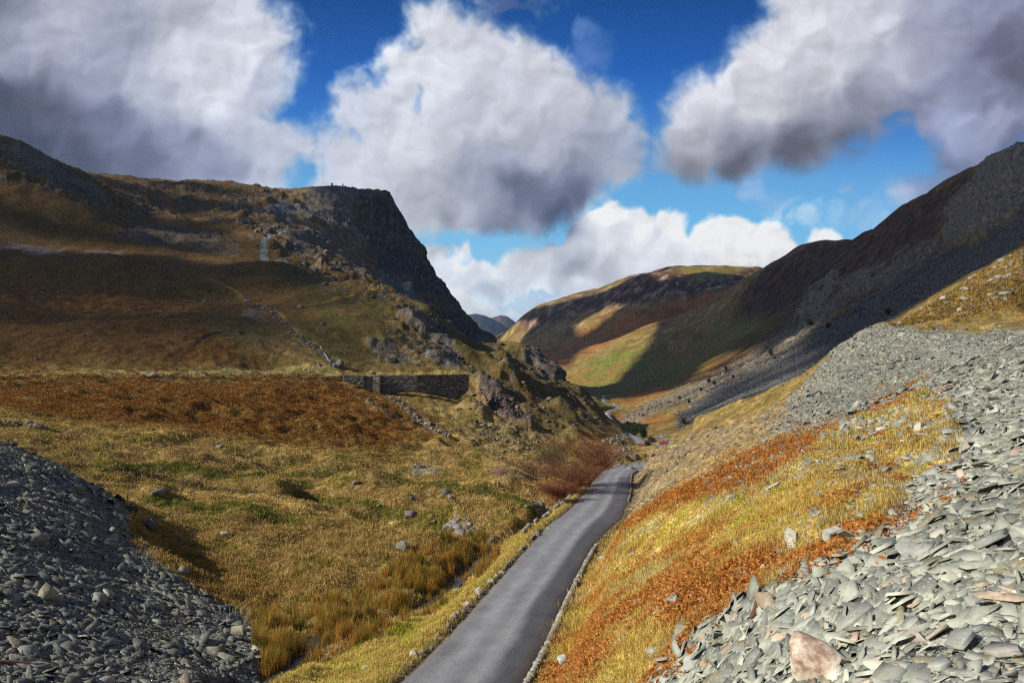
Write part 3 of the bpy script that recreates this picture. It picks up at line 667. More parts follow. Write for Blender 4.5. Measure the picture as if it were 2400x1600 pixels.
def plates(x, y, L_, tilt=.3, thick=(.05, .14), yaw=None, sink=.25, K=5):
    n = len(x); nv = ground_n(x, y, .25+.01*y); nv = nv+rng.normal(0, 1, (n, 3))*tilt*rng.random((n, 1))**.7; nv /= np.linalg.norm(nv, axis=-1, keepdims=True)
    yaw = rng.uniform(0, np.pi*2, n) if yaw is None else yaw
    a, b = frames(nv, yaw)
    asp = rng.uniform(.28, .66, n); th = L_*rng.uniform(*thick, n)
    ang = (np.arange(K)[None]+rng.uniform(-.42, .42, (n, K)))*2*np.pi/K
    rr = rng.uniform(.55, 1.15, (n, K))
    px = np.cos(ang)*rr*L_[:, None]/2; py = np.sin(ang)*rr*(L_*asp)[:, None]/2
    z = ground_z(x, y)+L_*asp*.5*np.abs(1-nv[:, 2])*.6-th*sink+rng.uniform(0, .35, n)*th
    c = np.stack([x, y, z], -1)
    ring = c[:, None]+a[:, None]*px[..., None]+b[:, None]*py[..., None]
    topv = ring+nv[:, None]*(th*.5)[:, None, None]+(nv*0)[:, None]
    botv = c[:, None]+(ring-c[:, None])*1.04-nv[:, None]*(th*.5)[:, None, None]
    v = np.concatenate([topv, botv], 1)            # n,2K,3
    o = (np.arange(n)*2*K)[:, None]
    loops_top = o+np.arange(K)[None]
    k0 = np.arange(K); k1 = (k0+1) % K
    side = np.stack([k0, k0+K, k1+K, k1], -1).reshape(-1)
    loops = np.concatenate([loops_top, o+side[None]], 1).ravel()
    totals = np.tile(np.r_[K, np.full(K, 4)], n)
    return v.reshape(-1, 3), loops, totals
def slate_cols(n, per, shade=1., pale=.0):
    t = rng.random((n, 1)); c = mix(C3(.15,.162,.152), C3(.37,.385,.35), t**1.2)
    w_ = rng.random((n, 1)); c = np.where(w_ < .05, C3(.38,.30,.24)*(.6+.6*t), c); c = np.where((w_ > .05) & (w_ < .12), C3(.20,.185,.13), c); c = np.where(w_ > .965, C3(.48,.47,.42), c)
    return np.repeat(c*shade, per, 0)
m_slate, nt, b = new_mat('slate_stone'); N = nt.nodes; Lk = nt.links
at = N.new('ShaderNodeAttribute'); at.attribute_name = 'tone'; geo = N.new('ShaderNodeNewGeometry')
na = N.new('ShaderNodeTexNoise'); na.inputs['Scale'].default_value = 5; na.inputs['Detail'].default_value = 6; na.inputs['Roughness'].default_value = .7; Lk.new(geo.outputs['Position'], na.inputs['Vector'])
mr = N.new('ShaderNodeMapRange'); mr.inputs['From Min'].default_value = .3; mr.inputs['From Max'].default_value = .7; mr.inputs['To Min'].default_value = .72; mr.inputs['To Max'].default_value = 1.28; Lk.new(na.outputs['Fac'], mr.inputs['Value'])
sc_ = N.new('ShaderNodeVectorMath'); sc_.operation = 'SCALE'; Lk.new(at.outputs['Color'], sc_.inputs[0]); Lk.new(mr.outputs['Result'], sc_.inputs['Scale'])
nb = N.new('ShaderNodeTexNoise'); nb.inputs['Scale'].default_value = 17; nb.inputs['Detail'].default_value = 3; Lk.new(geo.outputs['Position'], nb.inputs['Vector'])
lr = N.new('ShaderNodeMapRange'); lr.inputs['From Min'].default_value = .60; lr.inputs['From Max'].default_value = .66; Lk.new(nb.outputs['Fac'], lr.inputs['Value'])
mxn = N.new('ShaderNodeMix'); mxn.data_type = 'RGBA'; Lk.new(lr.outputs['Result'], mxn.inputs['Factor']); Lk.new(sc_.outputs[0], mxn.inputs['A']); mxn.inputs['B'].default_value = (.42, .41, .33, 1)
Lk.new(mxn.outputs['Result'], b.inputs['Base Color']); b.inputs['Roughness'].default_value = .68; b.inputs['Specular IOR Level'].default_value = .35
bp = N.new('ShaderNodeBump'); bp.inputs['Strength'].default_value = .5; bp.inputs['Distance'].default_value = .012; Lk.new(na.outputs['Fac'], bp.inputs['Height']); Lk.new(bp.outputs['Normal'], b.inputs['Normal'])

# right tip
mR = np.clip(M['slateR']+M['mixR']*ss(-.1, .45, (nA+.5*nC)[..., 0])*.75, 0, 1)
mR = np.where(rdist < 1e8, mR*ss(.2, .8, off), mR)
x, y, i, j = sample_world(430000, mR, 1350, 2700, 4.5, 80)
zone = fbm(x/4.5+y/9, y/7, 3, 430); L_ = np.exp(rng.normal(math.log(.25), .6, len(x)))*np.where(zone > .22, .5, np.where(zone < -.2, 1.35, 1)); L_ = np.clip(L_, .06, 1.1); L_ = np.maximum(L_, .0085*y*rng.uniform(.6, 1.5, len(x)))
A_ul = (2700-1350)/F*math.log(80/4.5)
dens = 430000/A_ul/y**2
want = 3.4/(.32*np.maximum(.085, (.0105*y)**2)*np.where(zone > .22, .45, 1))
k_ = rng.random(len(x)) < want/dens
x, y, L_ = x[k_], y[k_], L_[k_]
yaw = rng.normal(R(38), .6, len(x))
v, lp, tt = plates(x, y, L_, .34, (.022, .075), yaw)
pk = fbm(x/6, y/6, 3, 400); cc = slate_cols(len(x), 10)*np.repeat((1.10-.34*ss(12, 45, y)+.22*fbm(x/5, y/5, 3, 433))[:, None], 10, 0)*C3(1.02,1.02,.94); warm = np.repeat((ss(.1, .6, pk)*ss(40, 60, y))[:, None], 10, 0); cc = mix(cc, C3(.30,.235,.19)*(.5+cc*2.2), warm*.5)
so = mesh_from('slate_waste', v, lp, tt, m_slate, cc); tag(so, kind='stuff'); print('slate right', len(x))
# left tip
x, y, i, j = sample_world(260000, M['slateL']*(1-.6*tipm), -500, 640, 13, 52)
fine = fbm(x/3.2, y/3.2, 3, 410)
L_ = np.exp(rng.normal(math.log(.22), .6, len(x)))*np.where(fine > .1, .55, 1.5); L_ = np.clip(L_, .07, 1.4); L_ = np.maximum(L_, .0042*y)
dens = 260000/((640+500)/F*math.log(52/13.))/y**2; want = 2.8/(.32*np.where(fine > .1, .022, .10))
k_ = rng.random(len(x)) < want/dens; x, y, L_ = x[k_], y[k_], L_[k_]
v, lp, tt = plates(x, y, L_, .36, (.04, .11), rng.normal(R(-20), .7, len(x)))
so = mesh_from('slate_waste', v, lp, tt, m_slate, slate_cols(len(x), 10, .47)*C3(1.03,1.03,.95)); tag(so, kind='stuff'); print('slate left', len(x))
# dark slate chute on the fell
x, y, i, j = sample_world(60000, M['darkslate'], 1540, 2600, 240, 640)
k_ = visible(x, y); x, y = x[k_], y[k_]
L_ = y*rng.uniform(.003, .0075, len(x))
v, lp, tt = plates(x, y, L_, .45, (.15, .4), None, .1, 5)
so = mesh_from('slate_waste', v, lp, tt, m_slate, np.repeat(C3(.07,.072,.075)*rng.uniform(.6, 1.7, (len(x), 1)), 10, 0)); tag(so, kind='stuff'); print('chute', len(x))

# stones: low lumps for screes, gullies and craggy ground
ph = (1+5**.5)/2
ICO = np.array([(-1,ph,0),(1,ph,0),(-1,-ph,0),(1,-ph,0),(0,-1,ph),(0,1,ph),(0,-1,-ph),(0,1,-ph),(ph,0,-1),(ph,0,1),(-ph,0,-1),(-ph,0,1)])/math.hypot(1, ph)
ICF = np.array([(0,11,5),(0,5,1),(0,1,7),(0,7,10),(0,10,11),(1,5,9),(5,11,4),(11,10,2),(10,7,6),(7,1,8),(3,9,4),(3,4,2),(3,2,6),(3,6,8),(3,8,9),(4,9,5),(2,4,11),(6,2,10),(8,6,7),(9,8,1)])
def lumps(x, y, s, c, flat=.65, thin=1., up=.12):
    n = len(x); v = ICO[None]*rng.uniform(.65, 1.25, (n, 12, 1)); v = v*np.stack([rng.uniform(.7, 1.5, n), rng.uniform(.7, 1.2, n)*thin, np.full(n, flat)*rng.uniform(.6, 1.4, n)], -1)[:, None]*s[:, None, None]/2
    a = rng.uniform(0, 6.3, n); ca, sa = np.cos(a)[:, None], np.sin(a)[:, None]
    v = np.stack([v[..., 0]*ca-v[..., 1]*sa, v[..., 0]*sa+v[..., 1]*ca, v[..., 2]], -1)
    v = v+np.stack([x, y, ground_z(x, y)+s*up], -1)[:, None]
    f = (np.arange(n)*12)[:, None, None]+ICF[None]
    return v.reshape(-1, 3), f.reshape(-1), np.full(n*20, 3), np.repeat(c, 12, 0)
def along(pts, n, spread):
    P = catmull(np.array([[*hit(a, b_), 1] for a, b_ in pts]), 1.5); k_ = rng.integers(0, len(P), n)
    return P[k_, 0]+rng.normal(0, spread, n), P[k_, 1]+rng.normal(0, spread, n)
parts_ = []
def add_l(x, y, s, c0, c1, flat=.65):
    k_ = (y > 2) & visible(x, y, s.max()*.3 if len(s) else 0, 8); x, y, s = x[k_], y[k_], s[k_]
    cc_ = mix(C3(*c0), C3(*c1), rng.random((len(x), 1))); parts_.append(lumps(x, y, s, cc_, flat))
def P_(n): return rng.pareto(2.2, n)+1
x, y, i, j = sample_world(60000, M['screeR']*ss(-.3, .6, nA[..., 0])*.36, 1420, 1860, 40, 110); add_l(x, y, y*.0018*P_(len(x)).clip(1, 6), (.15,.12,.09), (.33,.28,.22), .5)
x, y, i, j = sample_world(50000, M['rockS']*.30, 620, 1420, 80, 900); add_l(x, y, y*.0022*P_(len(x)).clip(1, 6), (.08,.072,.06), (.19,.175,.15))
x, y, i, j = sample_world(30000, M['greyscree']*.5, 1400, 1960, 400, 1500); add_l(x, y, y*.0020*P_(len(x)).clip(1, 4), (.13,.11,.08), (.25,.21,.16))
x, y, i, j = sample_world(14000, np.ones_like(Z)*.06, -200, 1250, 48, 420); add_l(x, y, y*.0016*P_(len(x)).clip(1, 5), (.12,.11,.095), (.26,.24,.21))
x, y, i, j = sample_world(9000, np.ones_like(Z)*.4*(1-mR)*(near_r[..., 0]), 1250, 2150, 9, 85); add_l(x, y, y*.0022*P_(len(x)).clip(1, 7), (.20,.20,.18), (.40,.38,.33), .4)
x, y, i, j = sample_world(9000, upg*.35, 2040, 2600, 60, 150); add_l(x, y, y*.0022*P_(len(x)).clip(1, 7), (.16,.15,.13), (.36,.34,.30), .6)
for pts, n_, sp, s0 in [([(880,900),(905,915),(945,945),(985,975),(1022,998)], 900, .9, .5), ([(560,682),(600,705),(640,735),(690,775)], 420, 1.2, .7), ([(690,775),(725,800),(745,815),(765,842)], 160, .8, .6),
                     ([(1385,1060),(1405,1050),(1425,1040),(1440,1032)], 260, 1.1, .55), ([(1400,1018),(1425,1008),(1440,1000)], 200, 1.5, .6), ([(1412,1070),(1440,1078)], 80, .8, .4), ([(1505,1000),(1530,1012),(1500,1012)], 150, 2, .7),
                     ([(945,1074),(985,1076),(1015,1082)], 160, .5, .3), ([(240,1078),(330,1085),(400,1100),(470,1118)], 45, .7, .15), ([(0,972),(60,975),(90,978)], 60, .4, .4), ([(700,1160),(560,1130)], 22, .9, .16),
                     ([(1120,965),(1150,985),(1185,1015),(1215,1040)], 700, 5.5, .38), ([(1040,1200),(1060,1208),(1085,1225)], 60, .5, .45), ([(1240,1190),(1265,1180),(1290,1165)], 160, .7, .35), ([(545,1570),(590,1500)], 25, .3, .12)]:
    x, y = along(pts, n_, sp); add_l(x, y, s0*P_(n_).clip(1, 3.5)*.8, (.12,.11,.10), (.29,.275,.25))
def crag_lumps(n, mask, box_, smin, smax, c0, c1, flat, thr=.35):
    X_ = rng.uniform(box_[0], box_[2], n); Y_ = rng.uniform(box_[1], box_[3], n); x, y, ok, jj, ii = hits(X_, Y_); k_ = ok & (mask[ii, jj] > thr) & (y > 50); x, y = x[k_], y[k_]
    s = y*rng.uniform(smin, smax, len(x)); cc_ = mix(C3(*c0), C3(*c1), rng.random((len(x), 1))**1.5); parts_.append(lumps(x, y, s, cc_, flat, .6, -.05))
cm = crag[..., 0]
crag_lumps(16000, M['rock']*(1-cm), (0,320,2352,1120), .0018, .005, (.07,.062,.055), (.22,.20,.175), 1.0, .5)
crag_lumps(20000, rockX*(1-cm), (0,320,2352,1000), .0018, .005, (.09,.08,.07), (.25,.23,.20), .8, .4)
m_stone = tone_mat('weathered_stone', .9, .2, 1.6, .3, .7, 6)
v = np.concatenate([p[0] for p in parts_]); offs = np.cumsum([0]+[len(p[0]) for p in parts_[:-1]])
lp = np.concatenate([p[1]+o for p, o in zip(parts_, offs)]); tt = np.concatenate([p[2] for p in parts_]); cc = np.concatenate([p[3] for p in parts_])
so = mesh_from('scree_stones', v, lp, tt, m_stone, cc); tag(so, kind='stuff'); print('stones', len(tt)//20)

# blades: one triangle pair each
def blades(x, y, z, h, w_, lean, c, droop=.35, tipc=1.25):
    n = len(x); a = rng.uniform(0, 6.3, n); d = np.stack([np.cos(a), np.sin(a), 0*a], -1)
    side = np.stack([1+0*a, .0*a, 0*a], -1)*np.cos(a*1.7)[:, None]+np.stack([0*a, 1+0*a, 0*a], -1)*np.sin(a*1.7)[:, None]*.4
    side /= np.linalg.norm(side, axis=-1, keepdims=True)+1e-6
    b0 = np.stack([x, y, z-.02*h], -1); ln = d*lean[:, None]*h[:, None]
    mid = b0+ln*.35; mid[:, 2] += h*.62; tip = b0+ln*1.0; tip[:, 2] += h*(1-droop*lean)
    v = np.stack([b0-side*w_[:, None]/2, b0+side*w_[:, None]/2, mid+side*w_[:, None]*.42, mid-side*w_[:, None]*.42, tip], 1)
    o = (np.arange(n)*5)[:, None]; lp = np.concatenate([o+np.array([[0, 1, 2, 3]]), o+np.array([[3, 2, 4]])], 1).ravel(); tt = np.tile([4, 3], n)
    tp_ = c*tipc; tp_ = tp_/np.maximum(1, tp_.max(1, keepdims=True)/.72); cc_ = np.stack([c*.85, c*.85, c, c, tp_], 1).reshape(-1, 3)
    return v.reshape(-1, 3), lp, tt, cc_
def tufts(x, y, i, j, nb_, hmin, hmax, wpx, spread, boost=1.12, lean=1.0, tint=None):
    x = np.repeat(x, nb_); y = np.repeat(y, nb_); c = np.repeat(col[i, j], nb_, 0)*boost; n = len(x)
    if tint is not None: c = mix(c, tint(n), .5)
    hs = np.repeat(rng.uniform(hmin, hmax, n//nb_), nb_)*(.55+1.1*ss(-.2, .5, fbm(x/.9, y/.9, 3, 450)))*rng.uniform(.6, 1.15, n)
    x = x+rng.normal(0, 1, n)*spread*hs; y = y+rng.normal(0, 1, n)*spread*hs
    c = c*rng.uniform(.72, 1.3, (n, 1))*np.array([1, 1, .95])
    return blades(x, y, ground_z(x, y), hs, np.maximum(.006, wpx*y), np.abs(rng.normal(.55, .35, n))*lean, c/np.maximum(1, c.max(1, keepdims=True)/.66))
m_grass = tone_mat('moor_grass', .85, .15)
def twoside(m):   # thin leaves let some light through
    nt = m.node_tree; b = nt.nodes['Principled BSDF']; t = nt.nodes.new('ShaderNodeBsdfTranslucent'); mxs = nt.nodes.new('ShaderNodeMixShader'); mxs.inputs[0].default_value = .3
    out = nt.nodes['Material Output']; src = b.inputs['Base Color'].links[0].from_socket
    nt.links.new(src, t.inputs['Color']); nt.links.new(b.outputs[0], mxs.inputs[1]); nt.links.new(t.outputs[0], mxs.inputs[2]); nt.links.new(mxs.outputs[0], out.inputs['Surface'])
twoside(m_grass)
roadfree = np.where(rdist < 1e8, ss(.12, .5, off), 1)*(np.where(sdist < 1e8, ss(.45, .9, sdist), 1))
nosl = (1-mR)*(1-M['slateL'])*roadfree*(1-rockT*.8)
def join(ps):
    offs = np.cumsum([0]+[len(p[0]) for p in ps[:-1]])
    return np.concatenate([p[0] for p in ps]), np.concatenate([p[1]+o for p, o in zip(ps, offs)]), np.concatenate([p[2] for p in ps]), np.concatenate([p[3] for p in ps])
gp = []
x, y, i, j = sample_world(120000, nosl*np.clip(near_r[..., 0]+.0, 0, 1)*(1-.5*M['screeR']), 1150, 2250, 9, 90); gp.append(tufts(x, y, i, j, 6, .07, .19, .0011, .6, 1.45))
x, y, i, j = sample_world(170000, nosl*verge[..., 0], 500, 1420, 15, 85); gp.append(tufts(x, y, i, j, 6, .08, .20, .0010, .6, 1.35))
x, y, i, j = sample_world(150000, nosl*(1-verge[..., 0])*.85, -150, 1420, 22, 180)
k_ = visible(x, y, .2, 4); x, y, i, j = x[k_], y[k_], i[k_], j[k_]
gp.append(tufts(x, y, i, j, 5, .12, .30, .0011, .6, 1.75))
x, y, i, j = sample_world(24000, nosl*upg, 2030, 2600, 60, 160); gp.append(tufts(x, y, i, j, 5, .15, .4, .0012, .7))
v, lp, tt, cc = join(gp); go = mesh_from('grass', v, lp, tt, m_grass, cc); tag(go, kind='stuff'); print('grass', len(tt)//2)

# bracken: low mounds of curled fronds
def fronds(x, y, size, c, nleaf):
    n = len(x)*nleaf; x = np.repeat(x, nleaf); y = np.repeat(y, nleaf); s = np.repeat(size, nleaf); c = np.repeat(c, nleaf, 0)*rng.uniform(.55, 1.35, (n, 1))
    r_ = np.sqrt(rng.random(n))*s*.6; a = rng.uniform(0, 6.3, n); px = x+np.cos(a)*r_; py = y+np.sin(a)*r_; pz = ground_z(px, py)+s*.55*rng.random(n)**.8*(1-(r_/s/.6)**2*.7)
    d1 = rng.normal(0, 1, (n, 3)); d1[:, 2] *= .5; d1 /= np.linalg.norm(d1, axis=-1, keepdims=True); d2 = np.cross(d1, rng.normal(0, 1, (n, 3))); d2 /= np.linalg.norm(d2, axis=-1, keepdims=True)
    l1 = (np.maximum(.15, .0042*y)*rng.uniform(.5, 1.3, n))[:, None]; l2 = l1*.2
    p0 = np.stack([px, py, pz], -1)
    v = np.stack([p0-d1*l1*.5, p0+d2*l2, p0+d1*l1*.5, p0-d2*l2*.8], 1)
    return v.reshape(-1, 3), np.arange(n*4), np.full(n, 4), np.repeat(np.clip(c, .01, .6), 4, 0)
m_brk = tone_mat('dead_bracken', .85, .1); twoside(m_brk)
bp_ = []
cl_ = clq
for msk, n_, X0, X1, D0, D1, c0, c1, nl in [(M['brkR']*(.15+.85*clq), 26000, 1340, 2150, 20, 90, (.56,.18,.035), (.48,.25,.05), 9), (M['brkP']*cl_*nosl, 40000, 1180, 2150, 9, 50, (.64,.22,.055), (.55,.28,.08), 12),
                             (M['mixR']*cl_*.35, 12000, 1500, 2200, 10, 70, (.45,.12,.02), (.40,.19,.04), 8), (M['brkL3']*ss(.05, .5, (nA+.6*nC)[..., 0])*.5, 14000, 260, 760, 24, 60, (.28,.08,.025), (.25,.13,.03), 7),
                             (M['brkL1']*(.25+.75*cl_), 30000, -200, 1010, 85, 230, (.27,.085,.016), (.24,.13,.03), 6)]:
    x, y, i, j = sample_world(n_, msk, X0, X1, D0, D1); k_ = visible(x, y, .3, 6); x, y = x[k_], y[k_]
    c = mix(C3(*c0), C3(*c1), rng.random((len(x), 1)))
    bp_.append(fronds(x, y, np.maximum(.35, .008*y)*rng.uniform(.7, 1.3, len(x)), c, nl))
v, lp, tt, cc = join(bp_); bo = mesh_from('bracken', v, lp, tt, m_brk, cc); tag(bo, kind='stuff'); print('bracken', len(tt))

# rushes in the wet hollow
rp = []
rpoly = reg([(585,1400),(700,1360),(840,1335),(960,1270),(1030,1235),(1120,1225),(1140,1280),(1080,1330),(1000,1400),(920,1440),(850,1470),(780,1480),(700,1520),(640,1545),(600,1500)], 8, 18, 60)
X_ = rng.uniform(570, 1150, 4200); Y_ = rng.uniform(1220, 1560, 4200)
x, y, ok, jj, ii = hits(X_, Y_); clump = fbm(x/1.6, y/1.6, 2, 500)
k_ = ok & (rng.random(len(x)) < rpoly[ii, jj]) & (clump > -.02) & (y < 60); x, y, clump = x[k_], y[k_], clump[k_]
sdn = np.min(np.hypot(x[:, None]-stream[None, :, 0], y[:, None]-stream[None, :, 1]), 1)
rdn = np.min(np.hypot(x[:, None]-road[None, :200, 0], y[:, None]-road[None, :200, 1]), 1)
k_ = (sdn > .45) & (rdn > 3.2) & (sdn < 4.5); x, y = x[k_], y[k_]
nb_ = 46; hh = rng.uniform(.55, 1.15, len(x)); tone = rng.random((len(x), 1)); cbase = mix(C3(.13,.12,.02), C3(.36,.19,.045), tone)
x = np.repeat(x, nb_); y = np.repeat(y, nb_); n_ = len(x); hs = np.repeat(hh, nb_)*rng.uniform(.5, 1.1, n_); cr_ = np.repeat(cbase*1.5, nb_, 0)*rng.uniform(.6, 1.4, (n_, 1))
x = x+rng.normal(0, .10, n_); y = y+rng.normal(0, .10, n_); hs = hs*rng.uniform(.7, 1.2, n_)
v, lp, tt, cc = blades(x, y, ground_z(x, y), hs, np.maximum(.006, .00055*y), np.abs(rng.normal(.28, .2, n_)), cr_, .2, 1.7)
ro = mesh_from('rushes', v, lp, tt, m_grass, cc); tag(ro, kind='stuff'); print('rushes', n_)
# ------------------------------------------------------------------ things
import bmesh
from mathutils import Vector, Matrix
def rock_geo(rs, sub=3, planes=9, flat=.7, elong=1.3, rough=.05):
    bm = bmesh.new(); bmesh.ops.create_icosphere(bm, subdivisions=sub, radius=1)
    v = np.array([p.co[:] for p in bm.verts]); f = [[q.index for q in fc.verts] for fc in bm.faces]; bm.free()
    for _ in range(planes):
        n_ = rs.normal(0, 1, 3); n_ /= np.linalg.norm(n_); d = rs.uniform(.5, .85); s = v@n_-d; v = v-np.where(s > 0, s, 0)[:, None]*n_*.96
    v = v*np.array([elong, 1, flat]); o = rs.uniform(0, 50)
    v *= (1+rough*(gn(v[:, 0]*3+o, v[:, 1]*3+v[:, 2]*2.3, 1)+.5*gn(v[:, 0]*8+o, v[:, 2]*8+v[:, 1]*5, 2)))[:, None]
    return v, f
def rock(x, y, w_, h_, c, label, cat='boulder', name='boulder', group=None, yaw=None, flat=None, mat=None, tilt=0, seed=None, sink=.25, depth=.8, planes=9):
    rs = np.random.default_rng(seed if seed is not None else int(abs(x*131+y*977)) % 99999)
    v, f = rock_geo(rs, planes=planes+5, elong=1, flat=1, rough=.09)
    v = v/np.abs(v).max(0)*np.array([w_/2, w_*depth/2, h_*.62])
    a = rs.uniform(-.5, .5) if yaw is None else yaw
    Rm = np.array(Matrix.Rotation(a, 3, 'Z') @ Matrix.Rotation(tilt, 3, 'Y')); v = v@Rm.T
    z = float(ground_z(x, y))+h_*(.5-sink)*.9
    cc = np.tile(C3(*c), (len(v), 1))*(1+.25*gn(v[:, 0]*4/w_+a*9, v[:, 2]*4/w_+v[:, 1]*3/w_, 4))[:, None]
    ob = mesh_from(name, v, np.array(f).ravel(), np.full(len(f), 3), mat or m_stone, cc); ob.location = (x, y, z)
    return tag(ob, label, cat, group)
def rock_px(X, Y, wp, hp, c, label, **k):
    x, y, z = hit(X, Y+hp*.35); return rock(x, y, wp*y/F, hp*y/F, c, label, **k)
G1 = (.22,.21,.185); G2 = (.15,.145,.13); G3 = (.17,.13,.12)
for X, Y, wp, hp, c, lb in [
    (951,1500,26,18,(.45,.42,.36),'pale angular boulder on the bright verge beside the near end of the road'),
    (970,1493,18,13,G1,'small grey stone touching the pale angular boulder on the verge'),
    (841,1533,22,15,(.36,.34,.29),'lone grey boulder in the yellow grass between rushes and road'),
    (1006,1456,16,10,(.36,.34,.29),'flat pale stone on the verge above the pair of boulders'),
    (1041,1414,24,18,(.38,.35,.30),'largest stone of the tight cluster on the road verge'),
    (1054,1408,16,14,G1,'middle stone of the tight cluster on the road verge'),
    (1067,1400,17,15,(.36,.33,.27),'top stone of the tight cluster on the road verge'),
    (1030,1436,15,13,G2,'mossy stone just below the tight cluster on the road verge'),
    (1071,1386,20,17,(.42,.38,.33),'peaked pale boulder between the cluster and the rounded boulder on the verge'),
    (1100,1357,20,20,(.40,.37,.33),'rounded pale boulder on the verge opposite the shining stream pool'),
    (1092,1372,12,8,G1,'little pale stone under the rounded verge boulder'),
    (1128,1334,20,12,(.36,.34,.28),'lower of three lichened stones where the verge meets the road'),
    (1141,1322,18,10,(.36,.35,.28),'middle of three lichened stones where the verge meets the road'),
    (1154,1314,20,9,(.35,.34,.26),'upper of three lichened stones where the verge meets the road'),
    (1131,1240,17,14,G2,'dark grey stone at the upper end of the reeds'),
    (1238,1226,17,17,(.17,.175,.19),'blue-grey upright boulder on the green verge near the gully'),
    (1262,1213,16,9,G1,'pale stone at the verge crest right of the blue-grey boulder'),
    (925,1253,34,24,(.25,.25,.21),'big lichen-spotted dark boulder in the grass above the rushes'),
    (914,1279,14,12,G3,'small brown rock below the big lichen-spotted boulder'),
    (942,1180,34,15,(.19,.14,.14),'low reddish rock on the grassy mound in the middle'),
    (1047,1202,18,15,(.27,.24,.22),'lowest rock of the group spilling from the mound to the stream'),
    (1057,1208,20,14,(.22,.20,.19),'broad rock of the group spilling from the mound to the stream'),
    (1070,1215,18,12,G1,'outermost rock of the group spilling from the mound to the stream'),
    (996,1196,15,9,G3,'small purple-brown rock left of the group above the stream'),
    (516,1223,22,9,(.36,.34,.30),'flat pale stone in the bracken beyond the left slate tip'),
    (1037,1140,18,14,(.19,.16,.15),'brown rock on the grassy mound, upper of two'),
    (946,1144,15,10,G2,'small rock on the far side of the grassy mound'),
    (1022,1128,26,14,G2,'dark mossy boulder topmost on the grassy mound'),
    (818,1108,22,10,G2,'grey rock on the far grass bank left of the mound'),
    (580,1136,20,8,(.34,.33,.30),'pale stones ledge at the little stream left of the mound'),
    (505,1025,20,9,G1,'grey stone at the edge where bracken meets lawn'),
    (85,978,15,8,(.38,.36,.32),'pale stone at the foot of the bracken bank far left'),
    (352,860,24,9,G1,'grey boulder on the tramway terrace left of the retaining wall'),
    (854,855,14,7,(.35,.33,.28),'pale boulder on top of the retaining wall end'),
    (778,834,24,18,(.20,.185,.17),'rounded grey rock at the foot of the waterfall'),
    (692,704,18,9,G1,'pale boulder high on the slope left of the grassy ridge'),
    (1349,1112,12,8,G1,'stone under the trunk of the tallest red tree'),
    (1296,1516,38,24,(.40,.385,.36),'rounded grey boulder among bracken beside the near kerb wall'),
    (1503,1272,18,11,(.34,.26,.19),'brown weathered stone in the grass of the sunlit slope'),
    (1753,1304,16,16,(.44,.43,.38),'upright pale stone on the grass at the slate edge'),
    (1680,1140,26,10,(.30,.30,.27),'low grey stone under the bracken band on the sunlit slope'),
    (1460,1050,26,17,(.16,.12,.11),'purple-brown rock beside the road warning sign'),
    (1500,1043,16,9,(.17,.14,.12),'low brown rock right of the road warning sign'),
    ]:
    rock_px(X, Y, wp, hp, c, lb, seed=int(X*7+Y))
# pinkish boulder in the right foreground
m_pink, nt, b = new_mat('pink_lichened_rock'); N = nt.nodes; Lk = nt.links
geo = N.new('ShaderNodeTexCoord'); n1 = N.new('ShaderNodeTexNoise'); n1.inputs['Scale'].default_value = 3.2; n1.inputs['Detail'].default_value = 8; n1.inputs['Roughness'].default_value = .7; Lk.new(geo.outputs['Object'], n1.inputs['Vector'])
cr_ = N.new('ShaderNodeValToRGB'); e = cr_.color_ramp.elements; e[0].position = .36; e[0].color = (.24, .13, .09, 1); e[1].position = .58; e[1].color = (.66, .60, .50, 1); m_ = e.new(.46); m_.color = (.42, .30, .23, 1); Lk.new(n1.outputs['Fac'], cr_.inputs['Fac']); Lk.new(cr_.outputs['Color'], b.inputs['Base Color'])
b.inputs['Roughness'].default_value = .8; bp = N.new('ShaderNodeBump'); bp.inputs['Strength'].default_value = .8; bp.inputs['Distance'].default_value = .03; Lk.new(n1.outputs['Fac'], bp.inputs['Height']); Lk.new(bp.outputs['Normal'], b.inputs['Normal'])
x, y, z = hit(1872, 1545)
o = rock(x, y, 125*y/F, 95*y/F, (.4,.3,.25), 'big pink and white lichened boulder at the bottom edge of the sunlit slate', mat=m_pink, seed=8, sink=.3, depth=.75, planes=14, tilt=.25)
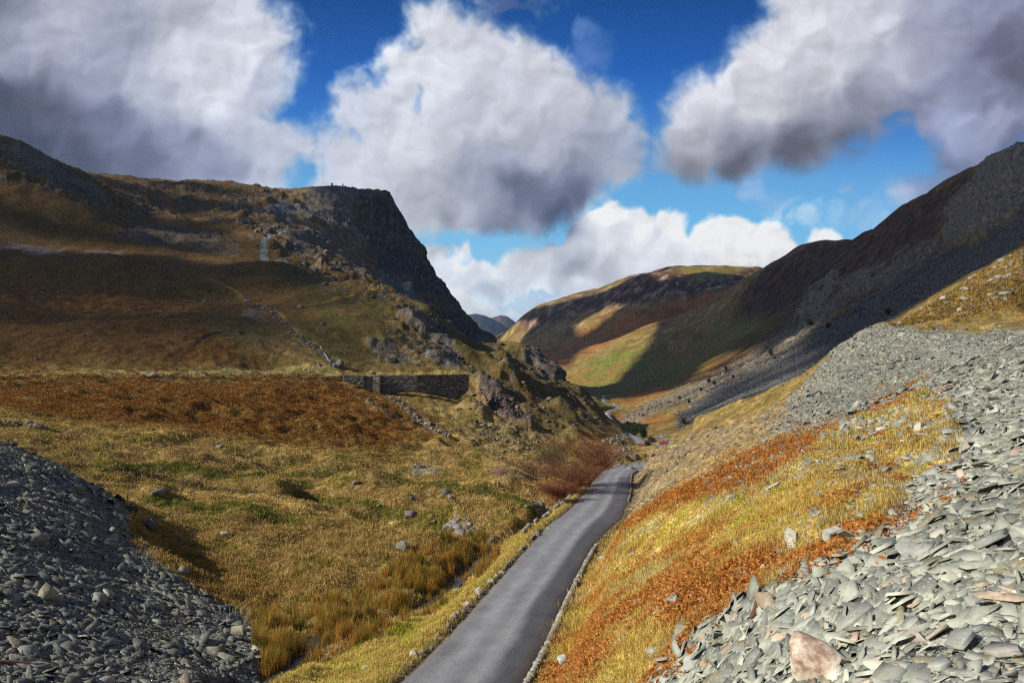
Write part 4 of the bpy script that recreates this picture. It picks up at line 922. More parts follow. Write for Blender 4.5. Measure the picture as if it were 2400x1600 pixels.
# slate slabs
def slab(x, y, L_, wid, th, yaw, c, label, group=None, tilt=(0, 0), lift=0, seed=0, name='slate_flag', up=False, K=5, parent=None):
    rs = np.random.default_rng(seed); ang = np.sort((np.arange(K)+rs.uniform(-.4, .4, K))*2*np.pi/K); rr = rs.uniform(.62, 1.15, K)
    px = np.cos(ang)*rr*L_/2; py = np.sin(ang)*rr*wid/2
    lay_ = []
    for zz, sc in ((th/2, .985), (th*.36, 1.0), (th*.05, .985), (-th*.28, 1.02), (-th/2, 1.0)):
        j_ = rs.normal(0, .006*L_, K); lay_.append(np.stack([px*sc+j_, py*sc+j_*.6, np.full(K, zz)+rs.normal(0, th*.05, K)], -1))
    v = np.concatenate(lay_); faces = []
    for r_ in range(4):
        for k_ in range(K): faces.append([r_*K+k_, (r_+1)*K+k_, (r_+1)*K+(k_+1) % K, r_*K+(k_+1) % K])
    faces.append(list(range(K))); faces.append(list(range(4*K, 5*K))[::-1])
    nv = Vector(ground_n(np.array([x]), np.array([y]), .5)[0])
    q_ = nv.to_track_quat('Z', 'Y').to_matrix() if not up else Matrix.Identity(3)
    Rm = q_ @ Matrix.Rotation(yaw, 3, 'Z') @ Matrix.Rotation(tilt[0], 3, 'X') @ Matrix.Rotation(tilt[1], 3, 'Y')
    v = v@np.array(Rm).T
    cc = np.tile(C3(*c), (len(v), 1))*rs.uniform(.88, 1.12, (len(v), 1))
    ob = mesh_from(name, v, np.concatenate([np.array(f) for f in faces]), [len(f) for f in faces], m_slate, cc)
    ob.location = (x, y, float(ground_z(x, y))+th*.25+lift+abs(math.sin(tilt[1]))*L_*.22+abs(math.sin(tilt[0]))*wid*.3)
    return tag(ob, label, 'slate', group)
SG = (.27,.285,.265)
for X, Y, wp, dp, th, yaw, c, lb, tl in [
    (1960,1418,170,.55,.08,.15,(.30,.305,.28),'broad lichen-flecked slab lying low in the sunlit slate',(.05,-.05)),
    (2120,1268,110,.5,.12,.3,(.35,.35,.32),'speckled pale slab on the shoulder of the sunlit tip',(.1,-.1)),
    (2276,1250,140,.5,.10,.35,(.25,.262,.245),'long dark-edged slab jutting from the right of the tip',(.1,-.25)),
    (2294,882,42,.6,.3,.6,(.27,.27,.255),'large rounded slab leaning near the top of the tip at right',(.2,-.4)),
    (2289,915,20,.8,.2,.2,(.46,.46,.42),'small white stone under the large leaning slab',(0,0)),
    (1931,1209,24,.6,.15,.2,(.25,.29,.29),'blue-green slab on grass beside the block with a hole',(0,.1)),
    (1976,1186,30,.7,.2,.1,(.30,.30,.28),'grey slabs lump at the upper edge of the grass',(.1,.1)),
    (1546,1378,74,.42,.14,.15,(.26,.255,.23),'long low grey rock slab among orange bracken',(0,-.1)),
    (1566,1446,110,.28,.10,-.5,(.27,.265,.235),'long mossy slab half buried in bracken near the bottom',(0,-.15)),
    (1620,1470,95,.22,.10,-.05,(.25,.26,.235),'narrow slab lying flat beneath the mossy slab',(0,0)),
    (2266,1222,34,.8,.12,.5,(.40,.43,.40),'bright pale slate standing out on the dark part of the tip',(.5,-.2)),
    (2090,1440,70,.7,.08,-.2,(.33,.335,.31),'squarish pale slab in the lower slate',(.15,.1)),
    (1770,1365,60,.6,.14,.4,(.32,.325,.29),'lichened slab at the edge of the slate above the timber',(.1,-.2)),
    (1700,1388,70,.35,.2,.3,(.36,.335,.30),'pale blocky slab left of the rotten timber',(.1,-.1)),
    (1806,1430,56,.7,.07,.1,(.30,.34,.32),'smooth greenish slab right of the rotten timber',(.1,.1)),
    (2150,1530,120,.6,.07,.2,(.31,.33,.305),'wide flat slab at the bottom of the slate',(.05,-.1)),
    (2300,1500,110,.55,.09,.5,(.36,.345,.31),'cream-stained slab near the bottom right corner',(.1,-.15)),
    (1780,1510,90,.6,.1,-.3,(.28,.295,.27),'dark-seamed slab left of the pink boulder',(.1,.2)),
    (108,1372,66,.6,.3,.3,(.24,.215,.15),'big ochre split block on the left slate tip',(.1,-.25)),
    (84,1245,70,.4,.24,-.2,(.17,.15,.125),'long brown block on the upper left slate tip',(.1,.1)),
    (230,1386,96,.34,.2,-.12,(.185,.19,.165),'long olive slab crossing the middle of the left slate tip',(.05,.05)),
    (249,1364,52,.4,.16,.1,(.27,.28,.22),'pale green slab just above the long olive slab',(.1,0)),
    (345,1386,68,.35,.16,-.5,(.19,.205,.19),'tilted grey slab right of the long olive slab',(.15,0)),
    (370,1430,34,1.,.15,.4,(.19,.215,.19),'square greenish slab lower on the left slate tip',(.1,.1)),
    (422,1313,38,.7,.25,-.1,(.21,.22,.20),'grey block at the grassy rim of the left slate tip',(.1,.2)),
    (349,1213,42,.8,.35,-.3,(.10,.095,.105),'dark purple-grey slab lying on green grass beyond the left tip',(.1,.35)),
    (370,1130,50,.4,.14,0,(.13,.125,.09),'flat mossy slab on the grass bank beyond the wooden post',(0,0)),
    (263,1224,30,.6,.3,.4,(.19,.18,.16),'tilted brown-grey slab near the rim of the left tip',(.3,.2)),
    (497,1503,60,.35,.3,.4,(.15,.14,.11),'mossy slab lying under the pointed slab at the left tip foot',(.1,.3)),
    (595,1500,50,.3,.3,.3,(.30,.30,.27),'pale slab at the foot of the left tip by the rushes',(.1,.1)),
    (30,1115,60,.4,.14,-.1,(.21,.225,.215),'pale flat slab at the far left of the tip',(.05,.05))]:
    x, y, z = hit(X, Y); L_ = wp*y/F
    slab(x, y, L_, L_*dp*1.25, max(.06, L_*th), yaw, c, lb, tilt=tl, seed=int(X*3+Y))
x, y, z = hit(548, 1490); slab(x, y, 95*y/F, 34*y/F, .16, .4, (.20,.19,.14), 'tall pointed slab standing on end at the foot of the left tip', tilt=(1.35, -1.15), lift=.25, seed=3, up=True)
def many(n, mask, X0, X1, Y0, Y1, rngpx, lab, grp, s0, cf):
    got = 0; X_ = rng.uniform(X0, X1, n*8); Y_ = rng.uniform(Y0, Y1, n*8); x, y, ok, jj, ii = hits(X_, Y_)
    for k_ in range(len(x)):
        if got >= n: break
        if not ok[k_] or mask[ii[k_], jj[k_]] < .7: continue
        L_ = float(np.clip(rng.lognormal(math.log(rngpx[0]), .45), *rngpx[1:]))
        if L_*F/y[k_] < 17: continue
        t = rng.random(); c = cf*(.8+.5*t)
        if rng.random() < .12: c = np.array((.36,.31,.26))
        slab(float(x[k_]), float(y[k_]), L_, L_*rng.uniform(.35, .75), L_*rng.uniform(.035, .09), rng.normal(.4, .8), c, lab, grp, tilt=(rng.normal(0, .24), rng.normal(0, .24)), seed=int(s0+k_), K=int(rng.integers(4, 7))); got += 1
many(150, mR, 1420, 2500, 850, 1620, (.36, .2, .95), 'loose grey-green slate slab, one of many strewn over the sunlit tip', 'loose slabs on the sunlit slate tip', 1000, np.array(SG)*1.08)
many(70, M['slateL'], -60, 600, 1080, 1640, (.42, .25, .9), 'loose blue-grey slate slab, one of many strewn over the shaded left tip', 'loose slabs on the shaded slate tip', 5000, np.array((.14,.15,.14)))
# block with a hole
def lump_mat(nm, c, **k): return tone_mat(nm, base=c, noise_scale=k.get('s', 6), noise_amt=.3, bump=.6, bump_scale=k.get('b', 20))
def bm_obj(name, bm, mat, parent=None, smooth=False):
    me = bpy.data.meshes.new(name); bm.to_mesh(me); bm.free(); ob = bpy.data.objects.new(name, me); COL.objects.link(ob); me.materials.append(mat)
    if smooth: me.polygons.foreach_set('use_smooth', [True]*len(me.polygons))
    if parent: ob.parent = parent
    return ob
def box(bm, c, s, rot=None, bev=0):
    r_ = bmesh.ops.create_cube(bm, size=1); vs = r_['verts']
    bmesh.ops.scale(bm, vec=s, verts=vs)
    if rot is not None: bmesh.ops.rotate(bm, cent=(0, 0, 0), matrix=rot, verts=vs)
    bmesh.ops.translate(bm, vec=c, verts=vs)
    if bev: bmesh.ops.bevel(bm, geom=list({e for v in vs for e in v.link_edges}), offset=bev, segments=2, affect='EDGES')
    return vs
x, y, z = hit(1913, 1237); s = 40*y/F
bm = bmesh.new(); w_, h_, d_ = s, s*.62, s*.6
for cx_, sx_ in ((-w_*.36, w_*.28), (w_*.36, w_*.28)): box(bm, (cx_, 0, 0), (sx_, d_, h_), bev=.015)
for cz_ in (-h_*.36, h_*.36): box(bm, (0, 0, cz_), (w_*.46, d_*.96, h_*.26), bev=.012)
o = bm_obj('stone_block', bm, lump_mat('pale_block', (.42, .42, .38))); o.location = (x, y, z+h_*.42); o.rotation_euler = (.1, -.22, .25); tag(o, 'pale square stone block with a mossy hollow on the grass by the slate', 'block')
# timbers
def beam(name, X0, Y0, X1, Y1, thp, c, label, cat, rise0=0, rise1=0, mat=None):
    a = np.array(hit(X0, Y0)); b_ = np.array(hit(X1, Y1)); th = thp*a[1]/F; a[2] += rise0+th*.4; b_[2] += rise1+th*.4
    n_ = 12; v = []
    ax = (b_-a)/np.linalg.norm(b_-a); s1 = np.cross(ax, [0, 0, 1.]); s1 /= np.linalg.norm(s1); s2 = np.cross(s1, ax)
    for k_ in range(n_+1):
        t = k_/n_; p = a+(b_-a)*t+s1*.03*math.sin(t*7)+s2*.02*math.sin(t*5+1); r_ = th/2*(.75+.35*math.sin(t*math.pi))*(1 if 0 < k_ < n_ else .55)
        for q_ in range(7): an = q_*2*np.pi/7; v.append(p+s1*math.cos(an)*r_*1.2+s2*math.sin(an)*r_*.8)
    f = [[k_*7+q_, k_*7+(q_+1) % 7, (k_+1)*7+(q_+1) % 7, (k_+1)*7+q_] for k_ in range(n_) for q_ in range(7)]+[list(range(7))[::-1], list(range(n_*7, n_*7+7))]
    ob = mesh_from(name, v, np.concatenate([np.array(g) for g in f]), [len(g) for g in f], mat or lump_mat(name+'_wood', c, s=9, b=40)); return tag(ob, label, cat)
beam('timber', 1724, 1430, 1758, 1372, 13, (.13,.07,.05), 'dark rotten timber lying on the slate at the grass edge', 'timber', .05, .12)
beam('branch', -20, 1521, 98, 1527, 9, (.34,.17,.13), 'reddish stripped branch on the slate in the bottom left corner', 'branch')
pst0 = None

x, y, z = hit(293, 1163)
bm = bmesh.new(); hh = 34*y/F
for k_ in range(5): box(bm, (.02*math.sin(k_*2), 0, hh*(k_+.5)/5), (.16-.015*k_, .12-.01*k_, hh/5*1.02), Matrix.Rotation(.1*k_, 3, 'Z'), bev=.01)
o = bm_obj('post', bm, lump_mat('post_wood', (.46,.40,.33))); o.location = (x, y, z-.05); tag(o, 'short pale broken post standing at the rim of the left tip', 'post')
rock_px(300, 1168, 36, 16, (.07,.05,.03), 'dark peaty clump at the foot of the broken post', cat='clump', name='peat_clump', seed=9)
# ------------------------------------------------------------------ dry stone work
def stone_run(name, pts3, height, width, slen, c0, c1, label, group=None, lean=0, seed=1, courses=1, gap=0):
    """a wall laid from single rough stones along a 3-D line"""
    rs = np.random.default_rng(seed); P = catmull(np.array([[*p, 1] for p in pts3]), .2)[:, :3]; dl_ = np.r_[0, np.cumsum(np.linalg.norm(np.diff(P, axis=0), axis=1))]
    V, F_, Cc = [], [], []; nv = 0
    for cs in range(courses):
        s = rs.uniform(0, slen)
        while s < dl_[-1]:
            L_ = slen*rs.uniform(.6, 1.5)
            if gap and gn(np.array([s*.7]), np.array([seed*3.1]), 3)[0] < gap-.5+rs.uniform(-.15, .15): s += L_; continue
            p = np.array([np.interp(s, dl_, P[:, k_]) for k_ in range(3)]); p2 = np.array([np.interp(min(s+.3, dl_[-1]), dl_, P[:, k_]) for k_ in range(3)])
            yaw = math.atan2(p2[1]-p[1], p2[0]-p[0]); hh = height/courses
            v, f = RK[rs.integers(len(RK))]
            v = v*np.array([L_*.56, width*rs.uniform(.4, .6), hh*rs.uniform(.5, .72)]); ca, sa = math.cos(yaw), math.sin(yaw)
            tl = rs.normal(lean, .15); v = np.stack([v[:, 0]*math.cos(tl)+v[:, 2]*math.sin(tl), v[:, 1], -v[:, 0]*math.sin(tl)+v[:, 2]*math.cos(tl)], -1)
            v = np.stack([v[:, 0]*ca-v[:, 1]*sa, v[:, 0]*sa+v[:, 1]*ca, v[:, 2]], -1)+p+np.array([0, 0, hh*(cs+.45)+rs.normal(0, hh*.06)])
            V.append(v); F_.append(np.array(f)+nv); nv += len(v); Cc.append(np.tile(mix(C3(*c0), C3(*c1), rs.random()), (len(v), 1))); s += L_*.95
    F_ = np.concatenate(F_); ob = mesh_from(name, np.concatenate(V), F_.ravel(), np.full(len(F_), 3), m_stone, np.concatenate(Cc)); return tag(ob, label, 'wall', group)
RK = [rock_geo(np.random.default_rng(s_), sub=2, planes=8, flat=1, elong=1, rough=.04) for s_ in range(24)]
RK = [(v/np.abs(v).max(0), f) for v, f in RK]
def off_road(t0, t1, d_): # a line beside the road, on its right (+) or left (-)
    k_ = (road[:, 1] >= t0) & (road[:, 1] <= t1); r_ = road[k_]; n_ = nrm[k_]; s_ = np.sign(d_); p = r_[:, :2]+n_*((r_[:, 3]/2)*s_+d_)[:, None]
    z = ground_z(p[:, 0], p[:, 1]); return np.c_[p, np.minimum(z, r_[:, 2]+.1)][::3]
stone_run('kerb_wall', off_road(15, 41, .22), .20, .30, .085, (.17,.16,.14), (.40,.38,.32), 'low dry stone kerb wall along the right edge of the near road', lean=.4, seed=2, courses=1)
stone_run('kerb_wall', off_road(58, 88, .15), .26, .25, .38, (.12,.12,.12), (.22,.21,.20), 'dark low kerb wall at the lay-by on the road bend', seed=3, courses=1)
stone_run('roadside_wall', off_road(42, 80, -1.35), .42, .42, .40, (.17,.16,.14), (.38,.35,.30), 'broken pale dry stone wall between the bend and the tree gully', seed=4, courses=2, gap=.4)
stone_run('kerb_stones', off_road(33, 44, -.3), .12, .2, .26, (.16,.16,.13), (.32,.31,.27), 'row of small kerb stones on the left road edge', seed=5, gap=.55)
k_ = (road[:, 1] > 150) & (road[:, 1] < 182); r_ = road[k_]; p = r_[:, :2]+nrm[k_]*(r_[:, 3]/2+.5)[:, None]
stone_run('roadside_wall', np.c_[p, r_[:, 2]][::4], .7, .5, .7, (.16,.15,.13), (.26,.24,.21), 'short dark wall right of the road beside the parked cars', seed=6, courses=2)
# tramway retaining wall with its culvert
m_wall, nt, b = new_mat('dry_stone_masonry'); N = nt.nodes; Lk = nt.links
tc = N.new('ShaderNodeNewGeometry'); mp = N.new('ShaderNodeMapping'); mp.inputs['Scale'].default_value = (1.6, 1.6, 3.2); Lk.new(tc.outputs['Position'], mp.inputs['Vector'])
vo = N.new('ShaderNodeTexVoronoi'); vo.inputs['Scale'].default_value = 1.; Lk.new(mp.outputs[0], vo.inputs['Vector']); v2 = N.new('ShaderNodeTexVoronoi'); v2.feature = 'DISTANCE_TO_EDGE'; Lk.new(mp.outputs[0], v2.inputs['Vector']); v2.inputs['Scale'].default_value = 1.
hsv = N.new('ShaderNodeSeparateColor'); Lk.new(vo.outputs['Color'], hsv.inputs[0]); crw = N.new('ShaderNodeValToRGB'); e = crw.color_ramp.elements; e[0].color = (.07,.065,.055,1); e[1].color = (.50,.47,.40,1); e[1].position = 1; mm_ = e.new(.7); mm_.color = (.18,.165,.14,1); Lk.new(hsv.outputs[0], crw.inputs['Fac'])
ed = N.new('ShaderNodeMapRange'); ed.inputs['From Max'].default_value = .12; Lk.new(v2.outputs['Distance'], ed.inputs['Value']); sc_ = N.new('ShaderNodeVectorMath'); sc_.operation = 'SCALE'; Lk.new(crw.outputs[0], sc_.inputs[0]); Lk.new(ed.outputs[0], sc_.inputs['Scale']); Lk.new(sc_.outputs[0], b.inputs['Base Color']); b.inputs['Roughness'].default_value = .9
bp = N.new('ShaderNodeBump'); bp.inputs['Strength'].default_value = 1; bp.inputs['Distance'].default_value = .15; Lk.new(ed.outputs[0], bp.inputs['Height']); Lk.new(bp.outputs['Normal'], b.inputs['Normal'])
def wall_face(top, base, D_, th, name, parent=None, mat=None):
    """top/base: survey columns and rows; D_: distance along; extruded backwards by th"""
    X_ = np.linspace(top[0][0], top[-1][0], 50); yt = np.interp(X_, *zip(*top)); yb = np.interp(X_, *zip(*base)); dd = np.interp(X_, *zip(*D_))
    nr = 14; V = []
    for back in (0, th):
        for r_ in range(nr):
            t = r_/(nr-1); x = (X_-CX)/F*dd; zt = -(yt-CY)/F*dd; zb = -(yb+10-CY)/F*dd; z = zb+(zt-zb)*t
            yy = dd+back-(1-t)*(zt-zb)*.12+(.10*gn(x*.9, z*.9, 5)+.06*gn(x*2.3, z*2.3, 6))*(back == 0); V.append(np.stack([x, yy, z+(.30*gn(x*1.2, z*0, 7) if r_ == nr-1 else 0)], -1))
    V = np.array(V).reshape(2, nr, 50, 3); ix = np.arange(2*nr*50).reshape(2, nr, 50); q = []
    def qs(a, flip=False):
        z_ = np.stack([a[:-1, :-1], a[:-1, 1:], a[1:, 1:], a[1:, :-1]], -1).reshape(-1, 4); q.append(z_[:, ::-1] if flip else z_)
    qs(ix[0]); qs(ix[1], True); qs(np.stack([ix[0, -1], ix[1, -1]])); qs(np.stack([ix[0, 0], ix[1, 0]]), True); qs(np.stack([ix[0, :, 0], ix[1, :, 0]])); qs(np.stack([ix[0, :, -1], ix[1, :, -1]]), True)
    q = np.concatenate(q); return mesh_from(name, V.reshape(-1, 3), q, np.full(len(q), 4), mat or m_wall, None, False, parent)
rw_ = empty('retaining_wall', tuple(W(960, 890, 207)), label='long dry stone retaining wall carrying the old tramway across the gully', cat='wall')
inv = Vector(rw_.location)
def under(o, root):
    o.parent = root; o.matrix_parent_inverse = Matrix.Translation(-Vector(root.location))
under(wall_face([(872,862),(960,861),(1076,859)], [(872,906),(880,903),(899,893),(953,889),(1053,907),(1076,886)], [(872,203),(960,206),(1076,216)], 1.5, 'wall_face'), rw_)
under(wall_face([(788,861),(838,862)], [(788,864),(815,872),(836,880),(838,884)], [(788,202),(838,203)], 1.5, 'wing_wall'), rw_)
m_dark = tone_mat('culvert_shade', base=(.035,.033,.03), noise_scale=2, noise_amt=.4)  # near-black base paints the shade inside the culvert opening
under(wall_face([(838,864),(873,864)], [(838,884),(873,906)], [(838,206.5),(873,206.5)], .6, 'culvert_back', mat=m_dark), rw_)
under(wall_face([(857,862),(874,862)], [(857,898),(874,907)], [(857,201.5),(874,201.5)], 3, 'pillar'), rw_)
# waterfall
wf = np.array([hit(735,795),hit(745,812),hit(755,828),hit(765,842)]); wf = catmull(np.c_[wf, np.ones(4)], .6)[:, :3]
v = []
for k_, p in enumerate(wf): v += [p+np.array([-.22, -.15, .22]), p+np.array([.22+.12*math.sin(k_), -.2, .25])]
f = [[2*k_, 2*k_+1, 2*k_+3, 2*k_+2] for k_ in range(len(wf)-1)]
o = mesh_from('waterfall', v, np.array(f).ravel(), [4]*len(f), tone_mat('white_water', .35, .5, base=(.52,.55,.6), noise_scale=2, noise_amt=.4)); tag(o, kind='structure')
# ------------------------------------------------------------------ trees and bushes
m_bark = tone_mat('rowan_bark', .9, .1, base=(.10,.075,.06), noise_scale=7, noise_amt=.35)
m_bark2 = tone_mat('pale_bark', .9, .1, base=(.42,.38,.33), noise_scale=7, noise_amt=.35)
m_leaf = tone_mat('foliage', .8, .15); twoside(m_leaf)
def tree(X, Y, hpx, wpx, name, label, c0, c1, nleaf, leaf, bark, seed, group=None, spread=.55, lean=(0, 0), twig=5, base_frac=.25, crown_fill=.5, dark=None, cat='tree', D=None):
    rs = np.random.default_rng(seed)
    x0, y0, z0 = hit(X, Y) if D is None else ((X-CX)/F*D, D, float(ground_z((X-CX)/F*D, D)))
    H = hpx*y0/F; Wd = wpx*y0/F; segs = []; tips = []
    def grow(p, d, L_, r_, lev):
        n_ = 4 if lev < 2 else 3
        for k_ in range(n_):
            d2 = d+rs.normal(0, .16, 3); d2[2] += .05; d2 /= np.linalg.norm(d2); q_ = p+d2*L_/n_; r2 = r_*.82
            segs.append((p, q_, r_, r2)); p, d, r_ = q_, d2, r2
            if lev >= 2: tips.append(p)
            if lev < twig-1 and k_ >= (1 if lev == 0 else 0) and rs.random() < (.95 if lev < 2 else .7):
                for _ in range(2 if lev < 3 else 1):
                    a = rs.uniform(0, 6.28); s_ = np.array([math.cos(a)*Wd/H*1.15, math.sin(a)*Wd/H*1.15, rs.uniform(.25, .9)]); nd = d*.4+s_*spread*1.3; nd /= np.linalg.norm(nd)
                    grow(p, nd, L_*rs.uniform(.5, .72), r_*.62, lev+1)
        if lev >= 1: tips.append(p)
    stems = 1 if hpx < 60 else 2
    for s_ in range(stems):
        d0 = np.array([lean[0]+rs.normal(0, .12)+(s_-.5)*.25*(stems > 1), lean[1], 1.]); d0 /= np.linalg.norm(d0); grow(np.zeros(3), d0, H*.62, H*.028+.03, 0)
    tp = np.array(tips); mz = tp[:, 2].max(); sc = H/mz; wx_ = np.percentile(np.abs(tp[:, :2]), 96)*2; sw_ = min(1.6, Wd/wx_/sc)
    def tr(p): return p*np.array([sc*sw_, sc*sw_, sc])
    V = []; Fq = []; nv = 0; minr = .00013*y0
    for a, b_, ra, rb in segs:
        a, b_ = tr(a), tr(b_); ax = b_-a; l_ = np.linalg.norm(ax)+1e-6; ax = ax/l_; s1 = np.cross(ax, [.3, .2, 1.]); s1 /= np.linalg.norm(s1)+1e-9; s2 = np.cross(ax, s1)
        for p, r_ in ((a, max(ra, minr)), (b_+ax*l_*.02, max(rb, minr))):
            for q_ in range(5): an = q_*2*np.pi/5; V.append(p+(s1*math.cos(an)+s2*math.sin(an))*r_)
        Fq += [[nv+q_, nv+(q_+1) % 5, nv+5+(q_+1) % 5, nv+5+q_] for q_ in range(5)]; nv += 10
    root = empty(name, (x0, y0, z0-.05), label=label, cat=cat, group=group)
    mesh_from('trunk', V, np.array(Fq).ravel(), np.full(len(Fq), 4), bark, None, False, root)
    k_ = rs.integers(0, len(tp), nleaf); t_ = tr(tp); t_ = t_[t_[:, 2] > H*base_frac] if (t_[:, 2] > H*base_frac).any() else t_
    p0 = t_[rs.integers(0, len(t_), nleaf)]+rs.normal(0, 1, (nleaf, 3))*H*.045*np.array([1, 1, .8])*(1+crown_fill)
    p0[:, 2] = np.maximum(p0[:, 2], .1)
    d1 = rs.normal(0, 1, (nleaf, 3)); d1 /= np.linalg.norm(d1, axis=1, keepdims=True); d2 = np.cross(d1, rs.normal(0, 1, (nleaf, 3))); d2 /= np.linalg.norm(d2, axis=1, keepdims=True)
    l1 = np.maximum(leaf, .0012*y0)*rs.uniform(.6, 1.4, (nleaf, 1))
    v = np.stack([p0-d1*l1*.5, p0+d2*l1*.28, p0+d1*l1*.5, p0-d2*l1*.28], 1).reshape(-1, 3)
    cl2 = (gn(p0[:, 0]*2.2/H*3, p0[:, 2]*2.2/H*3+p0[:, 1]/H*4, 7)+.5)[:, None]; c = mix(C3(*c0), C3(*c1), np.clip(cl2+rs.normal(0, .25, (nleaf, 1)), 0, 1))*rs.uniform(.7, 1.3, (nleaf, 1))
    mesh_from('crown', v, np.arange(nleaf*4), np.full(nleaf, 4), m_leaf, np.repeat(c, 4, 0), False, root)
    return root
RW = 'rowan trees in the roadside gully'
tree(1350, 1118, 130, 130, 'rowan_tree', 'tallest red-leaved rowan with a dark twin trunk beside the road bend', (.27,.088,.038), (.40,.17,.065), 21000, .075, m_bark, 11, RW)
tree(1298, 1166, 126, 125, 'rowan_tree', 'wide brick-red rowan in front, left of the tallest tree', (.26,.082,.038), (.38,.15,.06), 17000, .07, m_bark, 12, RW, D=63)
tree(1286, 1182, 66, 90, 'rowan_tree', 'low crimson rowan at the bottom of the gully by the stream', (.30,.07,.038), (.40,.12,.055), 9000, .065, m_bark, 13, RW, base_frac=.15, D=57)
tree(1248, 1120, 75, 100, 'rowan_tree', 'thin brown-pink bare rowan behind the front red trees', (.22,.09,.06), (.26,.12,.06), 4500, .06, m_bark, 14, RW, D=80)
tree(1142, 1108, 46, 62, 'rowan_tree', 'small sparse pink rowan with a pale leaning trunk on the rocky bank', (.26,.08,.06), (.30,.11,.07), 1500, .06, m_bark2, 15, RW, lean=(.6, 0))
tree(1268, 1090, 88, 78, 'green_tree', 'feathery green tree behind the red rowans', (.09,.13,.02), (.17,.19,.03), 5200, .07, m_bark, 16)
tree(1330, 1150, 60, 66, 'green_bush', 'dark green bush under the tallest red rowan', (.05,.09,.02), (.11,.14,.03), 4000, .07, m_bark, 17, cat='bush', base_frac=.05, D=68)
tree(1392, 1085, 40, 60, 'bracken_bush', 'rust-brown bush on the crag foot right of the tallest rowan', (.16,.05,.02), (.20,.08,.03), 2200, .07, m_bark, 18, cat='bush', base_frac=.05, D=104)
def bush(X, Y, hpx, wpx, label, c0=(.025,.045,.018), c1=(.06,.085,.03), n_=900, seed=1, group=None, name='bush', D=None):
    rs = np.random.default_rng(seed); x0, y0, z0 = hit(X, Y) if D is None else ((X-CX)/F*D, D, float(ground_z((X-CX)/F*D, D))); H = hpx*y0/F; Wd = wpx*y0/F
    root = empty(name, (x0, y0, z0-.05*H), label=label, cat='bush', group=group)
    V = []; Fq = []; nv = 0; ends = []
    for s_ in range(9):
        a = rs.uniform(0, 6.28); e_ = np.array([math.cos(a)*Wd*.36*rs.random(), math.sin(a)*Wd*.36*rs.random(), H*rs.uniform(.55, .9)]); ends.append(e_)
        for p, r_ in ((np.array([e_[0]*.1, e_[1]*.1, 0]), H*.03), (e_, H*.01)):
            for q_ in range(4): V.append(p+np.array([math.cos(q_*1.57), math.sin(q_*1.57), 0])*r_)
        Fq += [[nv+q_, nv+(q_+1) % 4, nv+4+(q_+1) % 4, nv+4+q_] for q_ in range(4)]; nv += 8
    mesh_from('trunk', V, np.array(Fq).ravel(), np.full(len(Fq), 4), m_bark, None, False, root)
    e_ = np.array(ends)[rs.integers(0, 9, n_)]*rs.uniform(.35, 1., (n_, 1)); p0 = e_+rs.normal(0, 1, (n_, 3))*np.array([Wd*.13, Wd*.13, H*.12]); p0[:, 2] = np.abs(p0[:, 2])
    d1 = rs.normal(0, 1, (n_, 3)); d1 /= np.linalg.norm(d1, axis=1, keepdims=True); d2 = np.cross(d1, rs.normal(0, 1, (n_, 3))); d2 /= np.linalg.norm(d2, axis=1, keepdims=True)
    l1 = max(H*.07, .0016*y0)*rs.uniform(.6, 1.4, (n_, 1)); v = np.stack([p0-d1*l1*.5, p0+d2*l1*.35, p0+d1*l1*.5, p0-d2*l1*.35], 1).reshape(-1, 3)
    c = mix(C3(*c0), C3(*c1), rs.random((n_, 1))); mesh_from('crown', v, np.arange(n_*4), np.full(n_, 4), m_leaf, np.repeat(c, 4, 0), False, root); return root
bush(1458, 1001, 30, 24, 'left one of the two dark green bushes beside the lower road', n_=1500, seed=21)
bush(1478, 1006, 32, 26, 'right one of the two dark green bushes beside the lower road', (.02,.038,.014), n_=1600, seed=22)
bush(1497, 1015, 16, 24, 'brown-green thicket right of the pair of dark bushes', (.10,.06,.02), (.12,.10,.03), 900, 23)
bush(1488, 1024, 14, 18, 'dark round bush hiding the end of the lower road beside the red car', seed=24, D=215)
for k_, (X, Y, h_, w_, lb) in enumerate([(1771,816,22,18,'dark juniper on the rocky rib above the slate chute'),(1861,750,20,20,'dark round bush halfway up the shaded fell'),(1901,754,12,9,'small dark bush right of the round bush on the shaded fell'),(1668,852,12,7,'slim upright bush on the grey scree'),
        (1683,867,8,7,'small bush below the slim upright one on the scree'),(1628,878,10,10,'dark bush, upper of the pair on the pale scree'),(1641,883,9,11,'dark bush, lower of the pair on the pale scree'),(1611,898,9,9,'single bush under the pair on the pale scree'),
        (1561,916,8,6,'tiny bush at the left end of the scree row'),(1583,925,8,7,'tiny bush second from the left end of the scree row'),(1571,974,18,22,'wide dark bush at the foot of the slate chute'),(2041,722,16,20,'dark bush among rocks high on the slate chute')]):
    bush(X, Y, h_, w_, lb, n_=420, seed=40+k_, group='junipers on the shaded fell')
